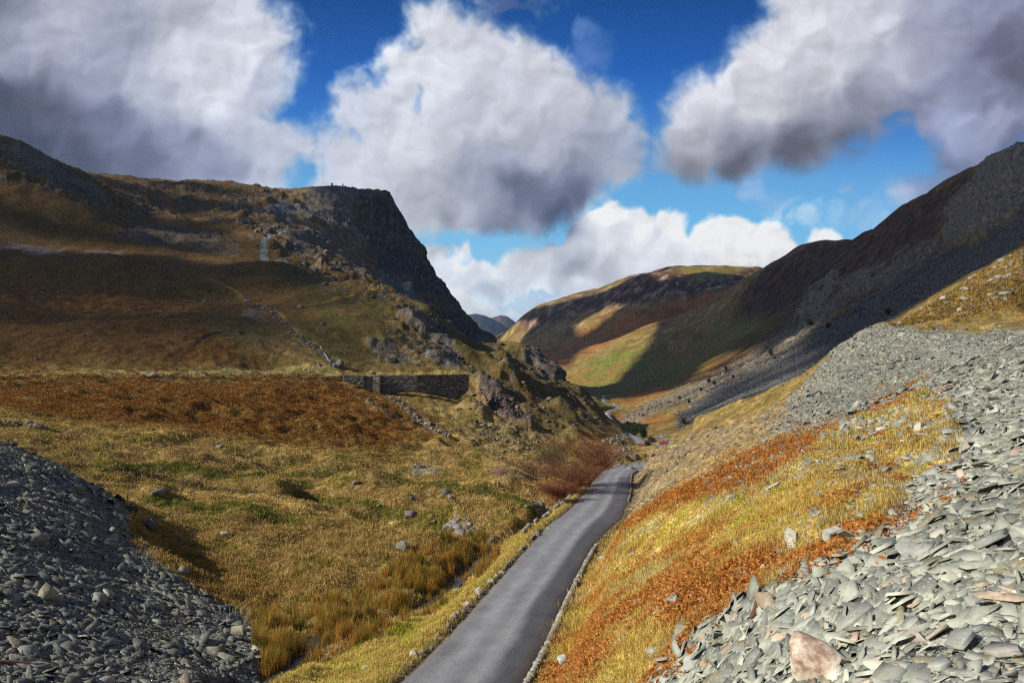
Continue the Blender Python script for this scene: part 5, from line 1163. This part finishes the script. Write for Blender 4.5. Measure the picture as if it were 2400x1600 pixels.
# ------------------------------------------------------------------ vehicles, sign, animals
def paint(nm, c, ro=.3, me=0, em=0):
    m, nt, b = new_mat(nm); n_ = nt.nodes.new('ShaderNodeTexNoise'); n_.inputs['Scale'].default_value = 3; mr = nt.nodes.new('ShaderNodeMapRange'); mr.inputs['To Min'].default_value = .85; mr.inputs['To Max'].default_value = 1.1
    nt.links.new(n_.outputs['Fac'], mr.inputs['Value']); v_ = nt.nodes.new('ShaderNodeVectorMath'); v_.operation = 'SCALE'; v_.inputs[0].default_value = c; nt.links.new(mr.outputs[0], v_.inputs['Scale']); nt.links.new(v_.outputs[0], b.inputs['Base Color'])
    b.inputs['Roughness'].default_value = ro; b.inputs['Metallic'].default_value = me; return m
m_glass = paint('car_glass', (.22,.24,.26), .08); m_tyre = paint('tyre_rubber', (.02,.02,.02), .8); m_rim = paint('wheel_metal', (.45,.45,.47), .3, .8); m_lampr = paint('rear_lamp_red', (.5,.02,.02), .2); m_plate = paint('number_plate', (.75,.62,.12), .5); m_bump = paint('bumper_plastic', (.36,.34,.33), .6)  # window glass base lightened to paint in a pale reflection
def car(name, d, yaw, pm, label, van=False, road_side=1.0, group='cars on the pass road', z=None, x=None):
    if x is None:
        k_ = int(np.argmin(np.abs(road[:, 1]-d))); p = road[k_, :2]+nrm[k_]*road_side; zz = road[k_, 2]+.06
    else: p = np.array([x, d]); zz = float(ground_z(x, d))
    root = empty(name, (p[0], p[1], zz), yaw, label, 'van' if van else 'car', group)
    L_, Wd = (5.0, 1.95) if van else (4.1, 1.75)
    prof = [(-.5,.32),(-.5,.62),(-.485,.88),(-.47,1.0),(-.40,1.42),(-.30,1.50),(.02,1.50),(.10,1.44),(.24,1.02),(.42,.90),(.49,.72),(.5,.45),(.5,.30)] if not van else [(-.5,.35),(-.5,1.1),(-.49,2.0),(-.46,2.12),(.16,2.12),(.22,2.05),(.36,1.35),(.47,1.15),(.5,.8),(.5,.35)]
    bm = bmesh.new(); secs = []
    for s_, ins in ((-1, .0), (-.93, .03), (.93, .03), (1, .0)):
        secs.append([bm.verts.new((px*L_, s_*Wd/2*(1-(.16 if pz > .95 else .0)*min(1, (pz-.95)/.5) if pz > .95 else 1), pz+(.02 if abs(s_) < 1 else 0))) for px, pz in prof])
    n_ = len(prof)
    for a, b_ in zip(secs[:-1], secs[1:]):
        for k_ in range(n_): bm.faces.new([a[k_], a[(k_+1) % n_], b_[(k_+1) % n_], b_[k_]])
    bm.faces.new(secs[0][::-1]); bm.faces.new(secs[-1]); bmesh.ops.recalc_face_normals(bm, faces=bm.faces)
    bm_obj('body', bm, pm, root, False)
    zr = 1.6 if van else 1.22; hr = .5 if van else .36
    bm = bmesh.new(); box(bm, (-.44*L_ if not van else -.497*L_, 0, zr), (.05, Wd*.70, hr), Matrix.Rotation(-.17 if not van else 0, 3, 'Y'), .02); bm_obj('rear_window', bm, m_glass, root)
    bm = bmesh.new(); box(bm, (.165*L_ if not van else .285*L_, 0, 1.24 if not van else 1.72), (.05, Wd*.70, .5 if not van else .7), Matrix.Rotation(.88 if not van else .62, 3, 'Y') @ Matrix.Rotation(0, 3, 'X'), .01); bm_obj('windscreen', bm, m_glass, root)
    for s_ in (-1, 1):
        bm = bmesh.new(); box(bm, (-.12*L_ if not van else .2*L_, s_*Wd*.452, 1.22 if not van else 1.6), (L_*(.42 if not van else .14), .05, .32), None, .02); bm_obj('side_window', bm, m_glass, root)
        bm = bmesh.new(); box(bm, (-.492*L_, s_*Wd*.39, .93 if not van else 1.1), (.09, .22, .30), None, .03); bm_obj('tail_light', bm, m_lampr, root)
        for wx__ in (-.33*L_, .33*L_):
            bm = bmesh.new(); bmesh.ops.create_cone(bm, cap_ends=True, segments=20, radius1=.32, radius2=.32, depth=.2, matrix=Matrix.Translation((wx__, s_*(Wd/2-.08), .32)) @ Matrix.Rotation(math.pi/2, 4, 'X')); w_ = bm_obj('wheel', bm, m_tyre, root)
            bm = bmesh.new(); bmesh.ops.create_cone(bm, cap_ends=True, segments=14, radius1=.20, radius2=.17, depth=.03, matrix=Matrix.Translation((wx__, s_*(Wd/2+.03), .32)) @ Matrix.Rotation(math.pi/2, 4, 'X')); bm_obj('rim', bm, m_rim, w_)
    bm = bmesh.new(); box(bm, (-.508*L_, 0, .48), (.12, Wd*.92, .26), None, .04); bp__ = bm_obj('bumper', bm, m_bump, root)
    bm = bmesh.new(); box(bm, (-.507*L_, 0, .76), (.03, .52, .12)); bm_obj('number_plate', bm, m_plate, root)
    return root
def heading(d): k_ = int(np.argmin(np.abs(road[:, 1]-d))); return math.atan2(tan[k_, 1], tan[k_, 0])
k200 = np.argmin(np.abs(road[:, 1]-198))
car('red_car', 197, R(90), paint('red_paint', (.22,.025,.025)), 'red car seen from behind on the brow of the road', road_side=-.6)
car('silver_car', 196, R(75), paint('silver_paint', (.38,.42,.48), .25, .4), 'silver-blue car with red rear lamps parked right of the red car', x=(1541-CX)/F*196+.2)
car('dark_red_car', 232, R(150), paint('dark_red_paint', (.16,.015,.02)), 'dark red car half hidden by the bush on the lower road', x=(1474-CX)/F*232)
car('white_car', 570, R(95), paint('white_paint', (.8,.8,.8)), 'distant white car at the edge of the spur on the valley road', road_side=-1.)
car('white_van', 845, R(80), paint('van_white_paint', (.82,.82,.82)), 'tiny white van farthest away on the valley road', van=True)
# warning sign
x, y, z = hit(1488, 1053); Hs = 21*y/F
sg = empty('road_sign', (x, y, z), label='red and white triangular warning sign on a grey pole beside the road', cat='sign')
bm = bmesh.new(); bmesh.ops.create_cone(bm, cap_ends=True, segments=12, radius1=.045, radius2=.045, depth=Hs, matrix=Matrix.Translation((0, 0, Hs/2-.05))); bm_obj('pole', bm, paint('galvanised_pole', (.42,.43,.44), .4, .3), sg)
def tri(s, yo, th, up=0):
    bm = bmesh.new(); vs = []
    for yy in (yo, yo+th):
        ring = []
        for k_ in range(3):
            a0 = math.pi/2+k_*2*math.pi/3
            for da in (-.16, 0, .16): ring.append(bm.verts.new((math.cos(a0+da)*s*(1 if da == 0 else .985), yy, math.sin(a0+da)*s*(1 if da == 0 else .985)+Hs-.42+up)))
        vs.append(ring)
    bm.faces.new(vs[0]); bm.faces.new(vs[1][::-1])
    for k_ in range(9): bm.faces.new([vs[0][k_], vs[0][(k_+1) % 9], vs[1][(k_+1) % 9], vs[1][k_]])
    bmesh.ops.recalc_face_normals(bm, faces=bm.faces); return bm
pl = bm_obj('sign_plate', tri(.50, -.08, .02), paint('sign_red', (.6,.02,.02), .4), sg); bm_obj('sign_face', tri(.34, -.09, .008), paint('sign_white', (.85,.85,.83), .4), pl)
# orange tarpaulin high on the hill
x, y, z = hit(625, 495); w_ = 12*y/F
n_ = 24; gx_, gy_ = np.meshgrid(np.linspace(-.5, .5, n_), np.linspace(-.5, .5, 12)); edge = (np.abs(gx_)*2)**3+(np.abs(gy_)*2)**3
zz = 1.0*(1-np.clip(edge, 0, 1))+.35*gn(gx_*6, gy_*6, 3)*(1-np.clip(edge, 0, 1))+.25; v = np.stack([gx_*w_*(1+.12*gn(gy_*5, gx_*0, 8)), gy_*w_*.7+.3*gn(gx_*4, gy_*0, 9), zz*1.6], -1); ix = np.arange(n_*12).reshape(12, n_)
q = np.stack([ix[:-1, :-1], ix[:-1, 1:], ix[1:, 1:], ix[1:, :-1]], -1).reshape(-1, 4); base_ = v.copy().reshape(-1, 3); base_[:, 2] = -.8
rim_ = np.concatenate([ix[0, :], ix[1:, -1], ix[-1, -2::-1], ix[-2:0:-1, 0]]); nb0 = n_*12; sk_ = [[rim_[k_], rim_[(k_+1) % len(rim_)], rim_[(k_+1) % len(rim_)]+nb0, rim_[k_]+nb0] for k_ in range(len(rim_))]
o = mesh_from('tarpaulin', np.concatenate([v.reshape(-1, 3), base_]), np.concatenate([q.ravel(), np.array(sk_).ravel()]), np.full(len(q)+len(sk_), 4), paint('orange_tarpaulin', (.85,.16,.03), .6)); o.location = (x, y, z); tag(o, 'bright orange tarpaulin on a green ledge below the quarry skyline', 'tarpaulin')
# sheep
def sheep(X, Y, c, label, yaw, group='sheep grazing on the fellsides', scale=1.):
    x, y, z = hit(X, Y); bm = bmesh.new()
    def blob(c_, s_, sub=2): r_ = bmesh.ops.create_icosphere(bm, subdivisions=sub, radius=1); bmesh.ops.scale(bm, vec=s_, verts=r_['verts']); bmesh.ops.translate(bm, vec=c_, verts=r_['verts'])
    blob((0, 0, .62), (.52, .27, .28)); blob((.32, 0, .64), (.26, .22, .25)); blob((.56, 0, .62), (.16, .11, .13)); blob((.72, 0, .48), (.15, .08, .09)); blob((.62, .1, .58), (.04, .09, .03), 1); blob((.62, -.1, .58), (.04, .09, .03), 1); blob((-.52, 0, .6), (.07, .05, .14), 1)
    for lx in (.30, -.34):
        for ly in (-.13, .13): bmesh.ops.create_cone(bm, cap_ends=True, segments=6, radius1=.035, radius2=.065, depth=.5, matrix=Matrix.Translation((lx, ly, .24)))
    me = bpy.data.meshes.new('sheep'); bm.to_mesh(me); bm.free(); ob = bpy.data.objects.new('sheep', me); COL.objects.link(ob); md = ob.modifiers.new('merge', 'REMESH'); md.mode = 'VOXEL'; md.voxel_size = .035
    me.materials.append(m_fl if c else m_fd); ob.location = (x, y, z); ob.rotation_euler = (0, 0, yaw); ob.scale = (scale,)*3; return tag(ob, label, 'sheep', group)
m_fl = tone_mat('pale_fleece', base=(.62,.58,.5), noise_scale=8, noise_amt=.2); m_fd = tone_mat('dark_fleece', base=(.035,.03,.028), noise_scale=8, noise_amt=.2)
sheep(857, 671, 0, 'dark sheep grazing on the grassy ridge below the crag', R(170), scale=1.3)
sheep(1425, 804, 1, 'white sheep speck, left of two on the sunlit far slope', R(20)); sheep(1447, 805, 1, 'white sheep speck, right of two on the sunlit far slope', R(160))
sheep(1287, 843, 1, 'white sheep speck low on the rusty far slope beside the spur', R(60)); sheep(1384, 846, 1, 'white sheep speck on the green strip below the lit slope', R(200))
# ------------------------------------------------------------------ sky dome, world, sun
def sky_colors(X, Y, az, el):
    top = np.array([(-400, 8,36,110),(0, 30,78,146),(150, 40,98,180),(280, 62,126,206),(420, 106,172,228),(520, 120,192,240),(620, 150,206,240),(700, 188,220,243),(790, 205,225,240),(1200, 190,205,215)], float)
    Yc_ = np.clip(Y, -400, 1200)
    sky = np.stack([np.interp(Yc_, top[:, 0], top[:, i]) for i in (1, 2, 3)], -1)
    # noise fields
    u = X/100.; v = Y/100.
    wu = fbm(u*.9, v*.9, 3, 201); wv = fbm(u*.9, v*.9, 3, 205)
    f1 = fbm(u*.9+wu*.25, v*.9+wv*.25, 7, 210, .5)
    f1b = fbm((u-.16)*.9+wu*.25, (v-.26)*.9+wv*.25, 5, 210, .46)
    relief = f1-f1b
    f2 = fbm(u*.33, v*.42, 4, 230)
    # brightness survey of the cloud cover: X, Y, r, g, b
    LP = np.array([(0,0,120,124,140),(150,20,165,168,182),(300,60,150,155,172),(420,30,170,172,186),(560,30,190,193,205),(0,120,150,154,170),(100,110,160,163,178),(220,180,150,154,172),(0,230,78,82,104),(120,260,88,92,114),(250,280,112,117,140),(60,330,70,74,96),(180,370,84,88,110),
        (340,210,170,175,190),(420,150,190,194,206),(480,230,205,208,220),(560,120,200,204,214),(620,180,170,176,194),(600,290,175,181,198),(430,330,135,140,160),(330,380,105,110,134),(500,390,140,146,168),(640,380,175,182,200),(720,330,190,196,212),(700,400,180,190,208),
        (820,260,185,192,208),(840,380,190,194,206),(900,150,200,204,214),(960,70,205,208,218),(1040,60,195,198,208),(1150,100,190,193,204),(1250,140,188,190,200),(1000,180,196,200,210),(1080,260,180,185,198),(950,330,200,203,212),(1150,240,185,188,200),(1300,220,185,188,200),(1400,250,170,174,190),
        (1080,400,150,155,172),(960,440,165,168,180),(1250,330,165,168,182),(1380,330,150,156,174),(1200,440,105,112,134),(1280,500,82,92,120),(1340,450,100,110,136),(1150,510,125,130,148),(1020,500,150,153,165),(1000,560,170,175,185),(1450,350,150,160,180),
        (1180,5,110,115,140),(1370,110,120,140,190),
        (1560,250,185,187,198),(1620,200,205,206,214),(1720,120,205,206,213),(1850,50,200,202,210),(2000,60,190,192,203),(1750,230,190,191,200),(1900,170,185,187,196),(2050,150,165,168,182),(2150,60,150,154,172),(2250,30,140,144,165),(2100,250,130,134,155),(1600,340,160,160,170),(1580,400,120,121,132),(1700,390,92,93,108),(1820,360,98,99,114),(1950,330,108,110,126),(2020,260,130,132,148),
        (2300,120,110,112,135),(2330,180,95,97,118),(2250,200,130,134,156),(2200,300,150,158,186),(2300,280,150,154,175),(2180,380,120,128,155),(2340,330,110,115,140),(1980,460,175,188,215),(2010,500,165,182,214),(1740,440,160,178,212),
        (1400,490,238,240,243),(1480,510,225,227,232),(1400,560,205,208,214),(1300,580,170,175,185),(1530,500,240,242,245),(1500,580,205,207,214),(1620,520,240,241,244),(1700,510,246,246,248),(1780,540,240,241,244),(1700,580,225,226,230),(1850,560,225,227,232),(1880,530,240,241,244),(1560,540,215,217,222),(1520,520,190,195,205),
        (1060,600,225,228,234),(1150,610,222,225,230),(1250,600,190,193,200),(1330,620,150,155,166),(1200,640,190,194,202),(1080,640,205,209,218),(1400,640,175,178,186),(1020,620,210,215,225),(1120,665,170,180,195),(1250,670,205,212,222),(1180,700,210,222,234),(1350,660,215,220,228),(1060,690,225,232,240),(1100,715,215,228,238),(980,570,185,190,200),(1000,630,215,218,225),
        (-400,200,90,94,115),(-800,0,150,155,170),(2700,200,120,124,145),(3000,0,150,155,170),(1176,-500,140,145,165),(0,-400,130,135,152),(2352,-400,140,144,160),(-400,500,110,115,135),(2700,500,150,155,170),(300,700,150,155,170),(2000,700,180,185,200)], float)
    num = np.zeros(X.shape+(3,), np.float32); den = np.zeros(X.shape, np.float32)
    for p in LP:
        d2 = (X+wu*25-p[0])**2+(Y+wv*25-p[1])**2+300
        w = (1/d2**1.6).astype(np.float32); num += w[..., None]*p[2:].astype(np.float32); den += w
    cl = num/den[..., None]
    h1 = fbm(u*1.9+wu*.4, v*2.2+wv*.4, 4, 270, .45); h2 = fbm((u-.10)*1.9+wu*.4, (v-.15)*2.2+wv*.4, 4, 270, .45)
    cl = cl+(cl.mean(-1, keepdims=True)-cl)*.12; t_ = cl/255.; cl = cl*(1+.11*ss(.42, .72, t_)); cl = np.clip(cl, 0, 250)*(1+.07*np.clip(relief, -.8, .8)+.045*np.clip(h1-h2, -.7, .7)+.02*f1+.05*f2)[..., None]
    # cloud outlines
    CL = [ # pts, feather, ragged
        ([(-3000,-900),(560,-900),(600,-40),(615,0),(655,30),(690,70),(700,140),(680,190),(665,235),(652,268),(700,272),(760,285),(800,250),(845,262),(880,330),(860,440),(745,440),(740,425),(700,402),(664,428),(640,470),(-400,560),(-3000,560)], 46, 40),
        ([(765,205),(800,190),(860,180),(875,105),(940,95),(955,25),(1000,10),(1060,45),(1120,40),(1175,55),(1240,85),(1300,125),(1335,160),(1400,180),(1450,215),(1485,270),(1490,350),(1470,420),(1400,440),(1385,470),(1330,520),(1270,545),(1160,548),(1080,540),(960,548),(900,600),(700,600),(700,420),(760,330)], 36, 36),
        ([(1500,300),(1520,235),(1560,195),(1620,165),(1670,140),(1700,95),(1730,60),(1742,10),(1760,-60),(1900,-900),(4000,-900),(4000,340),(2420,300),(2352,330),(2230,420),(2130,400),(2160,340),(2110,300),(2060,285),(2000,318),(1930,345),(1880,378),(1800,388),(1740,405),(1640,412),(1560,405),(1505,400)], 44, 38),
        ([(2040,440),(2110,405),(2180,380),(2352,300),(2500,300),(2352,420),(2200,440),(2100,470)], 50, 36),
        ([(1290,580),(1300,520),(1370,470),(1400,447),(1440,470),(1480,462),(1500,478),(1560,475),(1578,500),(1570,540),(1580,560),(1600,520),(1640,490),(1700,478),(1740,500),(1790,510),(1830,545),(1840,565),(1870,530),(1915,530),(1930,548),(1990,600),(1700,760),(1280,760),(1200,640)], 12, 20),
        ([(975,760),(960,600),(975,560),(1060,560),(1080,540),(1090,585),(1130,600),(1160,570),(1200,560),(1260,556),(1310,570),(1420,600),(1420,640),(1340,650),(1330,690),(1240,690),(1220,672),(1160,685),(1100,670),(1040,690)], 12, 18),
        ([(990,700),(1060,655),(1160,650),(1240,690),(1300,655),(1500,640),(1400,760),(980,760)], 26, 22)]
    rg = fbm(u*.9+wu*.25, v*.9+wv*.25, 4, 210, .5)*1.05+.16*fbm(u*5, v*5, 4, 240)
    al = np.zeros(X.shape, np.float32)
    for pts, fe, ra in CL:
        sd = poly_sd(X, Y, pts)+rg*ra
        al = np.maximum(al, ss(-fe*.75, fe, sd))
    wis = [(1980,470,75,42),(2030,500,45,30),(1930,450,40,22),(1740,440,55,28),(1780,470,60,22),(1375,115,45,50),(1180,2,150,26),(1860,500,60,25),(640,440,50,16)]
    XW = X+f1*34+wu*26; YW = Y+fbm(u*1.3+9, v*1.3, 5, 260)*34+wv*26
    for x, y, a, b_ in wis:
        g = np.exp(-(((XW-x)/a)**2+((YW-y)/b_)**2)*1.2)
        al = np.maximum(al, ss(.1, 1.5, g*1.2+rg*.7*ss(0, .35, g))*.5)
    for x, y, a, b_, s_ in [(935,235,18,26,.35),(690,412,26,22,.9),(805,300,24,20,.3),(1125,572,50,22,.9),(1200,700,60,12,.6),(1260,685,30,10,.7),(1490,235,22,60,.7),(2080,345,60,30,.6),(1020,560,20,12,.5)]:
        g = np.exp(-(((XW-x)/a)**2+((YW-y)/b_)**2)*.8)
        al = al*(1-ss(.1, 1.0, g+rg*.25*ss(0,.3,g))*s_)
    out = mix(sky, cl, al[..., None])
    out = np.clip(out, 0, 252)/255.
    return np.where(out <= .04045, out/12.92, ((out+.055)/1.055)**2.4)
AZ = np.concatenate([np.linspace(-80, -44, 80, endpoint=False), np.linspace(-44, 44, 1150), np.linspace(44.1, 80, 80)])
EL = np.concatenate([np.linspace(-6, -.5, 10, endpoint=False), np.linspace(-.5, 33, 560), np.linspace(33.3, 72, 90)])
az, el = np.meshgrid(R(1)*AZ, R(1)*EL)
SX = CX+F*np.tan(az); SY = CY-F*np.tan(el)/np.cos(az)
sc_rgb = sky_colors(SX, SY, az, el)
RD = 30000.
v = np.stack([np.sin(az)*np.cos(el), np.cos(az)*np.cos(el), np.sin(el)], -1)*RD
n0, n1_ = az.shape; ix = np.arange(n0*n1_).reshape(n0, n1_)
q = np.stack([ix[:-1, :-1], ix[1:, :-1], ix[1:, 1:], ix[:-1, 1:]], -1).reshape(-1, 4)
ms = bpy.data.materials.new('sky'); ms.use_nodes = True; nt = ms.node_tree; nt.nodes.clear()
a_ = nt.nodes.new('ShaderNodeAttribute'); a_.attribute_name = 'tone'; e_ = nt.nodes.new('ShaderNodeEmission'); o_ = nt.nodes.new('ShaderNodeOutputMaterial')
nt.links.new(a_.outputs['Color'], e_.inputs['Color']); nt.links.new(e_.outputs[0], o_.inputs['Surface']); e_.inputs['Strength'].default_value = .84
try: ms.cycles.emission_sampling = 'NONE'
except Exception: pass
sky = mesh_from('sky', v.reshape(-1, 3), q, np.full(len(q), 4), ms, sc_rgb.reshape(-1, 3), True); tag(sky, kind='structure')

SUN_AZ = -104.; SUN_EL = 33.      # degrees from the viewing direction, clockwise positive
sd = np.array([math.sin(R(SUN_AZ))*math.cos(R(SUN_EL)), math.cos(R(SUN_AZ))*math.cos(R(SUN_EL)), math.sin(R(SUN_EL))])
# ------------------------------------------------------------------ unseen cloud deck added outside the view, cut to cast the shade on fells
ALT = 2700.
def cpt(x, y, z): t = (ALT-z)/sd[2]; return (x+sd[0]*t, y+sd[1]*t)
def shade_poly(pts):
    o = []
    for p in pts:
        h_ = hit(p[0], p[1]) if len(p) == 2 else tuple(W(*p)); o.append(cpt(*h_))
    return o
SH = [[(-690,820,200),(0,868,160),(400,868,170),(560,872,195),(640,830,240),(600,740,300),(620,660,430),(600,610,520),(560,560,600),(600,500,800),(560,440,950),(230,404,960),(0,330,700),(-690,330,600)],
      [(1560,990,235),(1700,940,250),(1830,870,265),(1980,785,255),(2080,745,215),(2352,575,180),(3050,330,215),(3050,100,640),(2352,318,900),(2210,394,1090),(2085,470,1350),(1920,545,1850),(1765,612,2420),(1600,610,3150),(1400,658,3100),(1225,712,3300),(1140,776,3500),(1160,790,3200),(1250,840,2500),(1300,890,1700),(1420,910,1400),(1480,950,700)]]
LT = [[(1262,868,2080),(1330,815,2300),(1420,775,2350),(1490,748,2400),(1530,752,2350),(1500,790,2150),(1440,850,1900),(1350,885,1700),(1290,885,1800)],
      [(1285,752,2850),(1400,705,2880),(1430,712,2800),(1300,775,2700)], [(1150,775,3400),(1200,745,3350),(1245,740,3200),(1180,780,3100)],
      [(1540,610,3100),(1700,610,3080),(1745,618,2900),(1650,632,2900),(1560,630,2950)], [(1480,640,3000),(1560,625,3000),(1560,660,2800),(1500,668,2800)],
      [(1340,945,800),(1400,925,900),(1500,915,950),(1600,900,900),(1600,915,700),(1480,945,640),(1400,965,480)]]
pol = [np.array(shade_poly(p)) for p in SH]; lit = [np.array(shade_poly(p)) for p in LT]
allp = np.concatenate(pol); lo_ = allp.min(0)-200; hi_ = allp.max(0)+200
gxs = np.arange(lo_[0], hi_[0], 22.); gys = np.arange(lo_[1], hi_[1], 22.)
GX_, GY_ = np.meshgrid(gxs, gys)
nzc = fbm(GX_/260, GY_/260, 5, 300)*45
far_k = ss(900, 2000, GY_)
cf = np.full(GX_.shape, -1e4)
for p in pol: cf = np.maximum(cf, poly_sd(GX_, GY_, p))
for p in lit: cf = np.minimum(cf, -poly_sd(GX_, GY_, p))
cf = cf+nzc*(.5+.7*far_k)
thin = [[(-690,820,200),(0,868,160),(400,868,170),(560,872,195),(640,830,240),(600,740,300),(620,660,430),(600,610,520),(560,560,600),(600,500,800),(560,440,950),(230,404,960),(0,330,700),(-690,330,600)],
        [(1540,1000,215),(1700,940,240),(1840,865,262),(1920,745,800),(1780,790,1150),(1620,840,1500),(1490,880,1250),(1440,940,760),(1470,985,420)]]
for p in thin:   # deck broken into small puffs so the added shadow becomes half shade
    sp = poly_sd(GX_, GY_, np.array(shade_poly(p))); cf = np.where(sp > 0, np.minimum(cf, (fbm(GX_/58, GY_/58, 2, 330)+(.38 if p is thin[0] else .12))*60), cf)
inside = cf > 0
th = np.sqrt(np.clip(cf, 0, 260)/260)*(1+.25*fbm(GX_/110, GY_/110, 4, 310))
top_ = ALT+th*190+18*fbm(GX_/60, GY_/60, 3, 320)*th; bot_ = ALT-th*30
idn = np.arange(GX_.size).reshape(GX_.shape); nn = GX_.size
cell = inside[:-1, :-1] & inside[1:, :-1] & inside[:-1, 1:] & inside[1:, 1:]
a0 = idn[:-1, :-1][cell]; a1 = idn[:-1, 1:][cell]; a2 = idn[1:, 1:][cell]; a3 = idn[1:, :-1][cell]
q = np.concatenate([np.stack([a0, a1, a2, a3], -1), np.stack([a0, a3, a2, a1], -1)+nn])
v = np.concatenate([np.stack([GX_, GY_, top_], -1).reshape(-1, 3), np.stack([GX_, GY_, bot_], -1).reshape(-1, 3)])
mc, nt_, b_ = new_mat('shade_cloud_white'); b_.inputs['Base Color'].default_value = (.85, .86, .88, 1); b_.inputs['Roughness'].default_value = 1; b_.inputs['Specular IOR Level'].default_value = 0
clo = mesh_from('shade_clouds', v, q, np.full(len(q), 4), mc, None, True); tag(clo, kind='structure')
w = bpy.data.worlds.new('World'); scene.world = w; w.use_nodes = True
nt = w.node_tree; bg = nt.nodes['Background']; sk = nt.nodes.new('ShaderNodeTexSky'); sk.sky_type = 'NISHITA'; sk.sun_disc = False
sk.sun_elevation = R(SUN_EL); sk.sun_rotation = R(SUN_AZ); sk.altitude = 350
nt.links.new(sk.outputs[0], bg.inputs['Color']); bg.inputs['Strength'].default_value = .07
L = bpy.data.lights.new('sun', 'SUN'); L.energy = 5.0; L.angle = R(.53); L.color = (1, .93, .80)
lo = bpy.data.objects.new('sun', L); COL.objects.link(lo)
from mathutils import Vector
lo.rotation_euler = Vector((-sd[0], -sd[1], -sd[2])).to_track_quat('-Z', 'Y').to_euler()
scene.view_settings.view_transform = 'Standard'; scene.view_settings.look = 'None'; scene.view_settings.exposure = .25; scene.view_settings.gamma = 1
scene.cycles.use_denoising = False; scene.cycles.filter_width = 1.25
scene.cycles.max_bounces = 6; scene.cycles.diffuse_bounces = 3; scene.cycles.glossy_bounces = 2; scene.cycles.transparent_max_bounces = 8

HAZE = True
if HAZE:
    x0, x1, y0, y1, z0, z1 = -16000, 16000, -300, 14500, -420, 760
    v = [(x, y, z) for z in (z0, z1) for x, y in ((x0, y0), (x1, y0), (x1, y1), (x0, y1))]
    fs = [(3,2,1,0),(4,5,6,7),(0,1,5,4),(1,2,6,5),(2,3,7,6),(3,0,4,7)]
    mh = bpy.data.materials.new('haze_air'); mh.use_nodes = True; nt = mh.node_tree; nt.nodes.clear()
    pv = nt.nodes.new('ShaderNodeVolumePrincipled'); o_ = nt.nodes.new('ShaderNodeOutputMaterial'); nt.links.new(pv.outputs[0], o_.inputs['Volume'])
    pv.inputs['Color'].default_value = (.33, .58, 1, 1); pv.inputs['Density'].default_value = 3.4e-5; pv.inputs['Anisotropy'].default_value = .2
    hz = mesh_from('haze', v, np.array(fs).ravel(), [4]*6, mh); tag(hz, kind='stuff')
